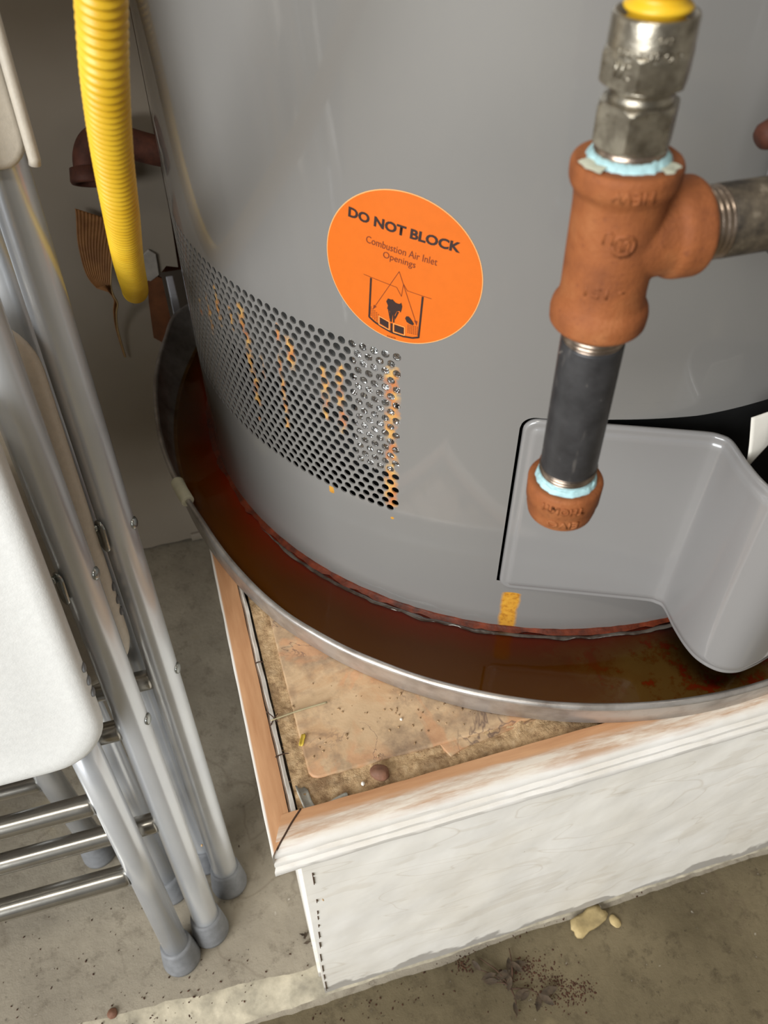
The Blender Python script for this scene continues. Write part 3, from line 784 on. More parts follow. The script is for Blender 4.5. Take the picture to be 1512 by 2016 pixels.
def blob(bm, pts, lift=.0005):
    bm.faces.new([bm.verts.new(sp_(x, y, lift)) for x, y in pts])
bm = bmesh.new()
stroke(bm, [(-18.8, -7.0), (-1.6, -9.4), (.9, -13.6), (1.8, -6.9), (3.8, -9.9), (15.8, -11.4)], .22)
stroke(bm, [(-.4, -1.0), (-13.4, -23.3)], .25); stroke(bm, [(-.4, -1.0), (1.9, -7.4), (8.6, -26.1)], .25)
blob(bm, [(-14.0, -24.4), (-12.1, -22.6), (-13.6, -21.9)]); blob(bm, [(8.9, -27.4), (7.6, -24.9), (9.3, -24.9)])
for i in range(7):
    for j in range(6):
        x = 4.6+i*.95; y = -28.2-j*.85
        if x > 9.6: continue
        blob(bm, [(x-.22, y-.22), (x+.22, y-.22), (x+.22, y+.22), (x-.22, y+.22)])
for i in range(5):
    for j in range(6):
        x = -15.1+i*1.0; y = -23.6-j*.9-i*.75
        blob(bm, [(x-.22, y-.22), (x+.22, y-.22), (x+.22, y+.22), (x-.22, y+.22)])
mesh_obj('diagram_line', fix(bm, TC), 'ink_red', st, False)
bm = bmesh.new()
stroke(bm, [(-14.9, -7.9), (-16.2, -29.6)], .95); stroke(bm, [(-16.2, -29.4), (-13.5, -31.2), (-9.5, -33.0), (-4, -34.7), (2, -35.3), (7, -34.9), (10.1, -33.8)], .95); stroke(bm, [(11.5, -11.2), (10.1, -34.0)], .95)
mesh_obj('diagram_outline', fix(bm, TC), 'ink', st, False)
bm = bmesh.new()
blob(bm, [(-6.9, -18.2), (-6.0, -16.4), (-4.6, -16.6), (-3.6, -16.3), (-2.2, -17.6), (-.6, -17.9), (.4, -17.6), (.8, -16.9), (1.4, -18.8), (1.1, -20.6), (.6, -22.4), (.1, -21.6), (-1.4, -22.2), (-2.4, -24.4), (-2.6, -28.8), (-3.3, -28.9), (-3.4, -23.6), (-4.0, -28.9), (-4.9, -28.6), (-5.0, -23.0), (-6.4, -22.0), (-6.0, -20.2)])
blob(bm, [(-1.2, -22.2), (-.2, -22.4), (-2.2, -27.0), (-2.4, -25.6)]); blob(bm, [(-6.0, -22.4), (-5.4, -22.6), (-4.6, -27.4), (-5.0, -27.4)])
blob(bm, [(3.0, -24.8), (3.6, -23.6), (4.8, -23.4), (5.8, -24.4), (6.8, -25.6), (7.6, -27.0), (7.0, -27.7), (5.4, -27.4), (3.8, -26.6)])
blob(bm, [(-10.3, -27.9), (-5.7, -29.4), (-5.7, -33.0), (-10.3, -31.4)]); blob(bm, [(-2.5, -29.8), (2.4, -30.3), (2.4, -34.0), (-2.5, -33.6)]); blob(bm, [(-4.6, -29.5), (-3.5, -29.5), (-3.5, -34.4), (-4.6, -34.2)])
mesh_obj('diagram_burner', fix(bm, TC), 'ink', st, False)
bm = bmesh.new()
for q in ([(-10.8, -27.3), (-5.3, -29.0), (-5.3, -33.6), (-10.8, -32.0), (-10.8, -27.3)], [(-3.0, -29.3), (2.9, -29.9), (2.9, -34.5), (-3.0, -34.2), (-3.0, -29.3)]): stroke(bm, q, .35, .00052)
mesh_obj('diagram_frame', fix(bm, TC), 'ink_halo', st, False)

# ------------------------------------------------------------------ gas tee, drip leg, connector
AX = Vector((.1235, .1860, .52)); AXT = Vector((.1208, .1860, .6702)); ud = (AXT-AX).normalized()
def ax(z): return AX+ud*((z-AX.z)/ud.z)
def MW():
    x = (Vector((1, 0, 0))-ud*ud.x).normalized(); y = ud.cross(x); m = Matrix((x, y, ud)).transposed().to_4x4(); m.translation = ax(0); return m
def emboss(name, s, z, deg, width, height, rad, parent, mat, flip=False, depth=.0004):
    # raised lettering wrapped on the pipe axis
    me = None
    def mp(a, b):
        if flip: a, b = -a, -b
        t = R(deg)+a/rad; return ax(z+b)+Vector((math.cos(t), math.sin(t), 0))*rad
    bm = text_fit(s, mp, width, height, .03); c = ax(z)
    bm.normal_update()
    for f in bm.faces:
        d = f.calc_center_median()-c
        if f.normal.dot(Vector((d.x, d.y, 0))) < 0: f.normal_flip()
    r = bmesh.ops.extrude_face_region(bm, geom=bm.faces[:])
    for v_ in [g for g in r['geom'] if isinstance(g, bmesh.types.BMVert)]:
        d = v_.co-c; d.z = 0; v_.co += d.normalized()*depth
    bmesh.ops.recalc_face_normals(bm, faces=bm.faces)
    return mesh_obj(name, bm, mat, parent, False)
gas = thing('gas_piping', 'rusty orange pipe tee with black drip leg, rusty cap and side pipe', 'pipe', tuple(ax(.588)))
bm = bmesh.new()
zt, zb_, zbr = .6390, .5895, .6165
prof = [(.0098, zb_), (.0130, zb_), (.0142, zb_+.0012), (.0144, zb_+.005), (.0139, zb_+.0072), (.0127, zb_+.0088), (.0123, zb_+.012), (.0125, zt-.012), (.0128, zt-.0085), (.0141, zt-.0065), (.0146, zt-.005), (.0147, zt-.0015), (.0140, zt), (.0100, zt)]
lathe(bm, [(r, z-ax(0).z) for r, z in prof], 48, MW(), False, False)
lathe(bm, [(.0102, zt), (.0098, zt-.010), (.0, zt-.011)], 48, frame_axis(Vector((ax(0).x, ax(0).y, 0)), ax(1)), False, False) if False else None
BO = ax(zbr); bd = Vector((1, -.02, .012)).normalized(); MB = frame_axis(BO, BO+bd)
lathe(bm, [(.0, 0), (.0122, 0), (.0122, .011), (.0124, .0140), (.0135, .0160), (.0138, .0175), (.0139, .0232), (.0132, .0246), (.0100, .0246)], 48, MB, False, False)
# inner plugs close the mouths so the voxel union is solid
lathe(bm, [(.0001, zb_), (.0098, zb_)], 48, MW(), False, False); lathe(bm, [(.0100, zt), (.0001, zt)], 48, MW(), False, False); lathe(bm, [(.0100, .0246), (.0001, .0246)], 48, MB, False, False)
bmesh.ops.remove_doubles(bm, verts=bm.verts, dist=.00002)
# three separate closed solids joined by remeshing
o = tee = mesh_obj('pipe_tee', bm, 'rust_iron', gas, label='rusty orange cast iron tee')
m_ = o.modifiers.new('r', 'REMESH'); m_.mode = 'VOXEL'; m_.voxel_size = .0006; m_.use_smooth_shade = True
m_ = o.modifiers.new('s', 'SMOOTH'); m_.iterations = 5; m_.factor = .5
emboss('raised_lettering', 'HEV', .6345, 254, .0085, .0034, .01445, tee, 'rust_iron', True)
emboss('raised_lettering', 'V', .6345, 234, .0030, .0030, .01445, tee, 'rust_iron', True)
emboss('raised_lettering', 'U', .6225, 232, .0030, .0040, .0122, tee, 'rust_iron', True)
emboss('raised_lettering', 'O', .6205, 252, .0072, .0070, .0122, tee, 'rust_iron', True)
emboss('raised_lettering', 'UL', .6205, 252, .0036, .0034, .0122, tee, 'rust_iron', True)
emboss('raised_lettering', '- 151', .6060, 240, .0110, .0034, .0120, tee, 'rust_iron', True)

bm = bmesh.new(); lathe(bm, [(.0097, .5310), (.0098, .5318), (.0098, .5830), (.0096, .5838)], 40, MW()); leg = mesh_obj('drip_leg', bm, 'black_iron', gas, label='black painted iron nipple with scuffs')
def threads(z0, z1, r0, r1, n_, M):
    pr = []
    for i in range(n_*4+1):
        t = i/(n_*4); pr.append(((r0+(r1-r0)*t)+.00028*math.cos(2*math.pi*t*n_), z0+(z1-z0)*t))
    b_ = bmesh.new(); lathe(b_, pr, 40, M); return b_
mesh_obj('thread', threads(.5834, .5905, .0093, .0096, 5, MW()), 'thread_steel', leg, label='bright cut threads')
mesh_obj('thread', threads(.5280, .5318, .0096, .0099, 3, MW()), 'thread_steel', leg)
def paste(z, r0, r1, h, seed, a0=0, a1=360, mat='teal_dope', M=None, name='sealant', parent=None):
    b_ = bmesh.new(); M = M or MW(); nseg = max(8, int((a1-a0)/5)); rings = []
    for k, (q, dz_) in enumerate(((0, .9), (.35, 1), (.7, .6), (1, -.3))):
        ring = []
        for i in range(nseg+1):
            a = a0+(a1-a0)*i/nseg; ca, sa = math.cos(R(a)), math.sin(R(a))
            rr = r0+(r1-r0)*q*(1+.35*nz((ca*3, sa*3, seed), 2)); ring.append(b_.verts.new(M @ Vector((rr*ca, rr*sa, z+h*dz_*(1+.5*nz((ca*5, sa*5, seed+k), 2))))))
        rings.append(ring)
    for a, b in zip(rings, rings[1:]):
        for i in range(nseg): b_.faces.new((a[i], a[i+1], b[i+1], b[i]))
    return mesh_obj(name, b_, mat, parent)
bm = bmesh.new(); lathe(bm, [(.0, .5060), (.006, .5062), (.0100, .5072), (.0119, .5092), (.0126, .5125), (.0127, .5158), (.0132, .5164), (.0134, .5242), (.0128, .5252), (.0102, .5253), (.0098, .5225), (0, .5215)], 48, MW(), False, False)
bmesh.ops.remove_doubles(bm, verts=bm.verts, dist=.00002)
cap = mesh_obj('pipe_cap', bm, 'rust_iron', gas, label='rusty orange cast iron cap')
emboss('raised_lettering', 'THOMTI', .5204, 243, .0150, .0034, .01335, cap, 'rust_iron', True)
emboss('raised_lettering', 'EIVO', .5128, 246, .0115, .0032, .01260, cap, 'rust_iron', True)
paste(.5252, .0097, .0110, .0022, 1, parent=leg).__setitem__('label', 'pale teal thread sealant in the cap mouth')
bm = bmesh.new(); lathe(bm, [(.0102, .5220), (.0102, .5270), (.0097, .5284)], 40, MW(), False, False); mesh_obj('sealant', bm, 'teal_dope', leg)

bm = bmesh.new(); lathe(bm, [(.0098, .0315), (.0103, .0322), (.0104, .1120), (.0102, .1130)], 40, MB); side = mesh_obj('branch_pipe', bm, 'dusty_iron', gas, label='dusty grey-brown iron pipe')
mesh_obj('thread', threads(.0225, .0318, .0102, .0100, 5, MB), 'thread_steel', side, label='bright threads next to the tee')

con = thing('gas_connector', 'yellow corrugated gas connector hose looping down beside the tank to the nickel nuts', 'gas hose', tuple(ax(.64)))
def hexprism(z0, z1, af, ch, M, rot=0, top=True, bot=True):
    # hexagon with turned chamfers: intersect hexagon with a lathe-like radius
    b_ = bmesh.new(); Rc = af/math.sqrt(3); segs = 72; rings = []
    levels = [(z0, af/2-.0002), (z0+ch, Rc+.001), (z1-ch, Rc+.001), (z1, af/2-.0002)]
    zs = []
    for i in range(9): zs.append((z0+ch*i/8, af/2-.0002+(Rc-af/2+.0004)*(i/8)**.5 if bot else 9))
    for i in range(9): zs.append((z1-ch*(8-i)/8, af/2-.0002+(Rc-af/2+.0004)*((8-i)/8)**.5 if top else 9))
    for z, rc_ in zs:
        ring = []
        for i in range(segs):
            a = 2*math.pi*i/segs; h = (af/2)/math.cos(((a-R(rot)) % (math.pi/3))-math.pi/6); rr = min(h, rc_)
            ring.append(b_.verts.new(M @ Vector((rr*math.cos(a), rr*math.sin(a), z))))
        rings.append(ring)
    for a, b in zip(rings, rings[1:]):
        for i in range(segs): b_.faces.new((a[i], a[(i+1) % segs], b[(i+1) % segs], b[i]))
    b_.faces.new(rings[0][::-1]); b_.faces.new(rings[-1]); return b_
MX = MW()
HROT = 231
autosmooth(mesh_obj('hex_adapter', hexprism(.6425, .6535, .0184, .0020, MX, HROT), 'nickel', con), 25)
bm = bmesh.new(); lathe(bm, [(.0088, .6385), (.0092, .6390), (.0094, .6412), (.0090, .6428)], 40, MX); mesh_obj('adapter_collar', bm, 'thread_steel', con)
bm = bmesh.new(); lathe(bm, [(.0066, .6528), (.0082, .6532), (.0082, .6545), (.0074, .6550), (.0080, .6556), (.0080, .6575)], 40, MX); mesh_obj('flare_neck', bm, 'nickel', con, label='bright turned neck between the nuts')
autosmooth(mesh_obj('flare_nut', hexprism(.6572, .6655, .0198, .0016, MX, HROT, True, True), 'nickel', con), 25)
bm = bmesh.new(); lathe(bm, [(.0103, .6640), (.0101, .6655), (.0100, .6716), (.0097, .6724), (.0089, .6724), (.0086, .6705), (0, .6700)], 48, MX, False, False); skirt = mesh_obj('nut_skirt', bm, 'nickel', con)
emboss('stamped_lettering', 'USA/INT Q B', .6652, 240, .0155, .0022, .01015, skirt, 'nickel', False, .0003)
emboss('stamped_lettering', 'GAS', .6685, 256, .0036, .0017, .01005, skirt, 'nickel', False, .0003)
emboss('stamped_lettering', '1/2', .6615, 208, .0050, .0036, .0101, con, 'nickel', False, .0003)
paste(.6390, .0086, .0112, .0020, 4, parent=con).__setitem__('label', 'light blue thread sealant in the tee mouth')
paste(.6395, .0100, .0140, .0004, 9, 175, 212, 'pale_dope', parent=con); paste(.6393, .0108, .0134, .0004, 12, 285, 315, 'pale_dope', parent=con)
# corrugated hose from the rear elbow, down round the loop, up out of the picture and over to the nut
hp = [(-.008, .699, .756), (-.007, .66, .754), (-.002, .60, .740), (.001, .55, .700), (.0035, .525, .655), (.0032, .52, .6293), (-.0008, .52, .6026), (-.0075, .52, .5657), (-.0124, .52, .5241), (-.0160, .512, .489), (-.0178, .496, .466), (-.0174, .475, .4600), (-.0163, .452, .474), (-.0144, .4031, .517), (-.0110, .3560, .5620), (-.0080, .3251, .6005), (-.0043, .2975, .634), (-.0004, .2850, .6580), (.0022, .2760, .676), (.006, .268, .70), (.016, .255, .74), (.038, .235, .785), (.07, .21, .81), (.105, .191, .795), (.1185, .186, .755), (.1203, .186, .72), (.1207, .186, .690), (.1208, .186, .680), (.1209, .186, .6692)]
pts = resample(catmull(hp, 40), .00045)
Lh = len(pts)
def hr(i, n_):
    return .0072+.00058*math.cos(2*math.pi*(i*.00045)/.0034) if i < n_-40 else (.0072+.0008*math.cos(2*math.pi*(i*.00045)/.0040))
bm = bmesh.new(); tube(bm, pts, hr, 28); mesh_obj('corrugated_hose', bm, 'yellow_coat', con, label='yellow coated corrugated hose')

# old rusty pipe behind the hose
pb = thing('rusty_elbow', 'dark rusty elbow and pipe end on the wall behind the yellow hose', 'pipe', (-.03, .67, .47))
bm = bmesh.new(); tube(bm, catmull([(.052, .668, .452), (.015, .668, .464), (-.010, .668, .474), (-.026, .667, .476), (-.034, .662, .468), (-.036, .655, .455)], 8), lambda i, n_: .0112, 24); mesh_obj('pipe_run', bm, 'old_rust', pb)
bm = bmesh.new(); M = frame_axis((-.0362, .6535, .452), (-.0345, .6605, .463)); lathe(bm, [(.0115, .010), (.0148, .009), (.0152, 0), (.0142, -.002), (.0112, -.002), (.0105, .006)], 28, M, False, False); mesh_obj('elbow_band', bm, 'old_rust', pb)
bm = bmesh.new(); lathe(bm, [(.0135, 0), (.0138, .003), (.0135, .007)], 28, frame_axis((-.006, .668, .4725), (-.014, .668, .4755))); mesh_obj('pipe_collar', bm, 'gypsum', pb, label='pale dusty collar')

# ribbed brown strip peeling off the wall
rb = thing('ribbed_strip', 'peeling brown ribbed strip curling off the wall below the yellow hose', 'strip', (-.05, .69, .35))
bm = bmesh.new()
cl = catmull([(-.024, .690, .400), (-.035, .678, .380), (-.042, .670, .360), (-.043, .666, .350), (-.0415, .670, .338), (-.0455, .680, .322), (-.0485, .688, .300), (-.0485, .692, .268)], 10)
wd = []
nn = len(cl); rows = []
for i, p in enumerate(cl):
    t = i/(nn-1); w_ = .036*(1-t)**.8+.0015; ph = R(24-70*t)
    wdir = Vector((-math.cos(ph)*.75, -math.sin(ph)*.3, .42)).normalized() if t < .42 else Vector((-.35, -.25, .9)).normalized()*1
    k_ = 49; row = []
    a = (cl[max(0, i-1)]-cl[min(nn-1, i+1)]).normalized(); nr = a.cross(wdir).normalized()
    w2 = w_ if t < .45 else w_*.28
    w2 = .028*(1-min(1, t/.55))+.008*(1-t)+.0012
    for j in range(k_):
        row.append(bm.verts.new(p+wdir*w2*(j/(k_-1))+nr*.0003*math.cos(j/(k_-1)*2*math.pi*12)))
    rows.append(row)
for a, b in zip(rows, rows[1:]):
    for j in range(len(a)-1): bm.faces.new((a[j], a[j+1], b[j+1], b[j]))
o = mesh_obj('strip_sheet', bm, 'ribbed_brown', rb); sm = o.modifiers.new('s', 'SOLIDIFY'); sm.thickness = .0008
bm = bmesh.new(); tube(bm, [p+Vector((0, -.0003, 0)) for p in cl[2:]], lambda i, n_: .0006, 8); mesh_obj('strip_edge', bm, 'strip_edge', rb, label='pale cut edge')

# ------------------------------------------------------------------ gas valve parts at the right border
gv = thing('gas_valve', 'grey gas control valve with a black bracket at the right border', 'valve', (.215, .225, .60))
bm = bmesh.new(); box(bm, .2250, .272, .205, .2545, .575, .668); bevel(bm, .004, 3); mesh_obj('valve_body', bm, 'grey_box', gv)
bm = bmesh.new(); prism(bm, [(0, 0), (.012, -.010), (.030, -.011), (.030, .004), (0, .006)], -.004, .004, Matrix.Translation((.1885, .207, .596)) @ Matrix.Rotation(R(90), 4, 'X')); bevel(bm, .001); mesh_obj('bracket', bm, 'black_plastic', gv, label='black plastic bracket')
bm = bmesh.new(); lathe(bm, [(0, 0), (.0026, .0004), (.0034, .002), (.0032, .048), (0, .049)], 20, frame_axis((.1845, .212, .6385), (.205, .215, .648)), False, False); lathe(bm, [(0, 0), (.0032, .0004), (.0042, .002), (.0040, .048), (0, .049)], 20, frame_axis((.1825, .212, .6260), (.205, .215, .635)), False, False); mesh_obj('valve_knob', bm, 'old_rust', gv, label='brownish knobs')
o = None
bm = bmesh.new()
grid(bm, 10, 16, lambda u, v: Vector((.2520+.022*u+.0030*v*v*(1-u)-.004*(1-v)*(u > .5)*u, .2395-.006*math.sin(v*2)*(1-u), .4795-.030*v*(1-.45*u)+.004*u)))
o = mesh_obj('paper_tag', bm, 'paper_white'); tag(o, 'white paper tag curling out above the burner cover at the right border', 'tag'); sm = o.modifiers.new('s', 'SOLIDIFY'); sm.thickness = .0005

# ------------------------------------------------------------------ folding chairs
def chair(label, main, inner, seatc, seatx, backz, bars, seat_mat='chair_plastic', has_low=True, seat=True, backc=None, backx=None, sdz=0, group='folding chairs leaning on the wall'):
    """main/inner: (foot xyz, slope dx/dz) of the right-hand tubes; the left-hand ones mirror them 0.44 m away"""
    (mf, ms), (nf, ns) = main, inner
    LEAN = .20; Wd = .44
    root = thing('folding_chair', label, 'chair', (mf[0]-Wd/2, mf[1], 0), group)
    u = lambda s: Vector((s, LEAN, 1))
    def at(f, s, z): return Vector((f[0]+s*z, f[1]+LEAN*z, z))
    cs = mf[1]
    # main U frame
    r_ = .0102
    top = .80
    P_ = [at(mf, ms, .012), at(mf, ms, .3), at(mf, ms, .5), at(mf, ms, .72)]
    Rt = P_[-1]; Lf = lambda z: Vector((mf[0]-Wd+ms*z, mf[1]+LEAN*z, z))
    arc = [Rt+Vector((-.004, LEAN*.04, .04)), Rt+Vector((-.03, LEAN*.075, .075)), Rt+Vector((-.08, LEAN*.09, .09)), Rt+Vector((-.22, LEAN*.09, .09)), Rt+Vector((-Wd+.08, LEAN*.09, .09)), Rt+Vector((-Wd+.03, LEAN*.075, .075)), Rt+Vector((-Wd+.004, LEAN*.04, .04))]
    pts_ = catmull(P_+arc+[Lf(.72), Lf(.5), Lf(.3), Lf(.012)], 8)
    b_ = bmesh.new(); tube(b_, pts_, r_, 28); mf_o = mesh_obj('main_frame', b_, 'chair_metal', root)
    # rear frame, hinged behind the seat
    ztop_ = .330
    Wi = Wd-2*abs(nf[0]-mf[0])
    ra = at(nf, ns, ztop_); 
    b_ = bmesh.new(); tube(b_, [at(nf, ns, .012), at(nf, ns, .17), ra], r_*.97, 28); leg_a = mesh_obj('leg', b_, 'chair_metal', root)
    lo = lambda z: Vector((nf[0]-Wi-ns*z, nf[1]+LEAN*z, z))
    b_ = bmesh.new(); tube(b_, [lo(.012), lo(.17), lo(ztop_)], r_*.97, 28); leg_b = mesh_obj('leg', b_, 'chair_metal', root)
    # rubber feet
    for p, s, par in ((at(mf, ms, 0), ms, mf_o), (Lf(0), ms, mf_o), (at(nf, ns, 0), ns, leg_a), (lo(0), -ns, leg_b)):
        b_ = bmesh.new(); d = Vector((s, LEAN, 1)).normalized()
        b0 = p; M = frame_axis(b0, b0+d)
        lathe(b_, [(.0118, .003), (.0146, .0032), (.0150, .006), (.0136, .017), (.0124, .025), (.0120, .0275), (.0105, .0280)], 28, M)
        # cut flat on the floor
        for v_ in b_.verts:
            if v_.co.z < .0004: v_.co.z = .0004
        mesh_obj('rubber_foot', b_, 'foot_rubber', par, label='grey rubber foot')
    for (which, z, rr) in bars:
        f_, s_ = (mf, ms) if which == 'm' else (nf, ns)
        a = at(f_, s_, z); bpt = Vector((f_[0]-(Wd if which == 'm' else Wi)+(s_ if which == 'm' else -s_)*z, a.y+.001, z+.004))
        d = (bpt-a).normalized()
        b_ = bmesh.new(); tube(b_, [a+d*.0085, a+d*.0112, a+d*.018, bpt-d*.018, bpt-d*.0112, bpt-d*.0085], lambda i, n_: rr*(1.0 if 0 < i < n_-1 else .93), 22); mesh_obj('crossbar', b_, 'chrome_bar', root, label='bright steel crossbar')
    # plane of the seat: y - LEAN z = seatc
    def pl(x, z, c): return Vector((x, c+LEAN*z, z))
    nv = Vector((0, 1, -LEAN)).normalized()
    if seat:
        b_ = bmesh.new(); z0, z1 = .2690+sdz, .512+sdz
        outl = rrect(seatx-.385, seatx, z0, z1, .034, 10)
        th = .0105
        def ring_(ins, dep):
            cxm, czm = seatx-.196, (z0+z1)/2; hw, hh = .196, (z1-z0)/2
            return [b_.verts.new(pl(cxm+(x-cxm)*(hw-ins)/hw, czm+(z-czm)*(hh-ins)/hh, seatc)+nv*dep) for x, z in outl]
        R_ = [ring_(.0022, th), ring_(0, th-.002), ring_(0, .006), ring_(.0010, .0030), ring_(.0030, .0010), ring_(.0060, .0), ring_(.0105, .0), ring_(.013, .0008), ring_(.03, .0012)]
        for a, b in zip(R_, R_[1:]):
            for i in range(len(a)): j = (i+1) % len(a); b_.faces.new((a[i], a[j], b[j], b[i]))
        b_.faces.new(R_[-1]); b_.faces.new(R_[0][::-1]); bmesh.ops.recalc_face_normals(b_, faces=b_.faces)
        seat_o = mesh_obj('seat', b_, seat_mat, root, label='smooth off-white plastic seat panel folded upright')
        for z in (.3390+sdz, .3290+sdz, .3200+sdz):
            b_ = bmesh.new(); p = pl(seatx-.0003, z, seatc+.0065); lathe(b_, [(.0028, -.001), (.0030, .0006), (.0020, .0012)], 16, frame_axis(p, p+Vector((1, 0, 0)))); mesh_obj('rivet', b_, 'foot_rubber', seat_o)
        # pivot link between seat and frame
        p = at(mf, ms, .378); b_ = bmesh.new()
        ol = rrect(-.0042, .0042, -.0105, .0105, .0040, 6)
        q = Vector((p.x-.0085, p.y-.0095, p.z-.001)); ex = Vector((.55, -.83, 0)).normalized(); ez = Vector((.03, LEAN, 1)).normalized(); ey = ez.cross(ex).normalized()
        M = Matrix((ex, ez, ey)).transposed().to_4x4(); M.translation = q; prism(b_, ol, -.0009, .0009, M); bevel(b_, .0005); lathe(b_, [(.0020, 0), (.0020, .0024), (.0012, .0029)], 16, M @ Matrix.Translation((-.0015, .0062, -.0008)) @ Matrix.Rotation(R(180), 4, 'X')); mesh_obj('pivot_link', b_, 'zinc', root, label='zinc pivot link')
    for z in (.3755, .2575):
        p = at(mf, ms, z); d = Vector((1, -.28, .08)).normalized(); b_ = bmesh.new(); lathe(b_, [(.0038, .0092), (.0040, .0106), (.0026, .0116), (.0008, .0118)], 18, frame_axis(p, p+d)); mesh_obj('rivet', b_, 'zinc', mf_o, label='domed zinc rivet')
    # back panel sleeved over the frame
    bz = backz; bc = backc if backc is not None else seatc+.02; bx = backx
    b_ = bmesh.new(); outl = rrect(bx-.475, bx, bz, bz+.20, .012, 6)
    f = [b_.verts.new(pl(x, z, bc)) for x, z in outl]; g_ = [b_.verts.new(pl(x, z, bc)+nv*.026) for x, z in outl]
    for i in range(len(f)): j = (i+1) % len(f); b_.faces.new((f[i], f[j], g_[j], g_[i]))
    b_.faces.new(f[::-1]); b_.faces.new(g_); bmesh.ops.recalc_face_normals(b_, faces=b_.faces); bevel(b_, .003, 3, 50); back_o = mesh_obj('backrest', b_, seat_mat, root, label='off-white plastic backrest sleeve')
    b_ = bmesh.new(); outl = rrect(-.0022, .0014, bz+.002, bz+.195, .0017, 4)
    tube(b_, [pl(bx+.0015, bz+.0015, bc-.0015), pl(bx+.002, bz+.004, bc-.002), pl(bx+.002, bz+.10, bc-.002), pl(bx+.002, bz+.195, bc-.002)], .0026, 12); mesh_obj('backrest_flange', b_, seat_mat, back_o)
    b_ = bmesh.new(); p = pl(bx-.0165, bz+.0155, bc); lathe(b_, [(.0058, .0002), (.0058, .0012), (.0046, .0016), (.0042, .0006), (.0022, .0006), (.0022, .0014), (.0010, .0018)], 22, frame_axis(p, p-nv), False, True); mesh_obj('rivet', b_, 'zinc', back_o, label='rivet ring on the backrest')
    return root
chair('front folding chair, its big white seat panel and all crossbars in full view', ((-.0722, .2540, 0), -.0170), ((-.0972, .2400, 0), -.036), .219, -.0862, .660, [('m', .154, .0074), ('m', .2515, .0070), ('i', .127, .0080), ('i', .2085, .0074)], backc=.238, backx=-.0640)
chair('second folding chair, white backrest end at top left and rightmost silver tube', ((-.0514, .2870, 0), -.0095), ((-.0985, .2960, 0), -.045), .2700, -.0660, .5740, [('m', .251, .0070)], 'chair_plastic_warm', backc=.2715, backx=-.0440, sdz=.003)
chair('rearmost folding chair, only dark tubes showing between the other two', ((-.0665, .3125, 0), -.022), ((-.1545, .3450, 0), -.115), .2980, -.105, .62, [('i', .107, .0070)], 'chair_plastic_warm', seat=False, backc=.302, backx=-.068)

# ------------------------------------------------------------------ small litter
def stick(name, a, b, r0, r1, mat, label, cat, group=None, sag=.0006):
    a, b = Vector(a), Vector(b); bm = bmesh.new(); m = a.lerp(b, .5)+Vector((0, sag, 0)); tube(bm, catmull([a, m, b], 6), lambda i, n_: r0+(r1-r0)*i/(n_-1), 8); o = mesh_obj(name, bm, mat); return tag(o, label, cat, group)
stick('straw', (.0075, .2630, .2850), (.0430, .2655, .2850), .00045, .0006, 'straw', 'pale straw stalk lying across the mortar and plywood', 'straw')
stick('twig', (.0060, .2700, .2850), (.0115, .2610, .2848), .0004, .0003, 'twig_dark', 'thin dark twig under the straw stalk, running down left', 'twig')
stick('twig', (.0068, .2600, .2846), (.0125, .2665, .2850), .0004, .0003, 'twig_dark', 'thin dark twig crossing under the straw stalk, running up right', 'twig')
stick('pine_needle', (.0055, .2390, .2848), (.0135, .2400, .2834), .0004, .0003, 'twig_dark', 'short dark needle across the left moulding gap below the straw stalk', 'needle')
stick('pine_needle', (.0060, .3060, .2848), (.0115, .3065, .2834), .0004, .0003, 'twig_dark', 'short dark needle across the left moulding gap above the straw stalk', 'needle')
def flake(name, c, w, h, rot, mat, label, cat, curl=.2, th=.0008, seed=0, group=None, tilt=(0, 0)):
    bm = bmesh.new(); M = Matrix.Translation(c) @ Matrix.Rotation(R(rot), 4, 'Z') @ Matrix.Rotation(R(tilt[0]), 4, 'X') @ Matrix.Rotation(R(tilt[1]), 4, 'Y')
    nseg = 20; cen = bm.verts.new(M @ Vector((0, 0, th)))
    prev = None
    for k in (1, 2, 3):
        ring = []
        for i in range(nseg):
            a = 2*math.pi*i/nseg; sq = 1/max(abs(math.cos(a))**.8, abs(math.sin(a))**.8, .82); q = k/3*(1+.22*nz((math.cos(a)*2, math.sin(a)*2, seed), 1.3))*min(sq, 1.2)
            x = w/2*math.cos(a)*q; y = h/2*math.sin(a)*q; ring.append(bm.verts.new(M @ Vector((x, y, th+curl*(x*x)/w*2+.0006*nz((x, y, seed), 160)))))
        for i in range(nseg):
            j = (i+1) % nseg
            bm.faces.new((cen, ring[i], ring[j])) if prev is None else bm.faces.new((prev[i], ring[i], ring[j], prev[j]))
        prev = ring
    o = mesh_obj(name, bm, mat); sm = o.modifiers.new('s', 'SOLIDIFY'); sm.thickness = th; sm.offset = -1; return tag(o, label, cat, group)
flake('paint_flake', (.0165, .2080, .2812), .006, .021, 8, 'paint_flake', 'long curled grey paint flake in the platform corner', 'paint flake', .5, seed=1, tilt=(0, 25))
flake('paint_flake', (.0330, .2035, .2815), .013, .0055, 12, 'paint_flake', 'small grey paint flake beside the front moulding', 'paint flake', .2, seed=2)
flake('paint_flake', (.0220, .2005, .2815), .016, .003, 16, 'bare_edge', 'narrow whitish paint sliver along the front moulding near the corner', 'paint flake', .1, seed=3)
flake('yellow_leaf_bit', (.0230, .2455, .2840), .0022, .0085, -25, 'yellow_leaf', 'tiny yellow leaf fragment on the plywood below the straw stalk', 'leaf', .6, .0004, 4)
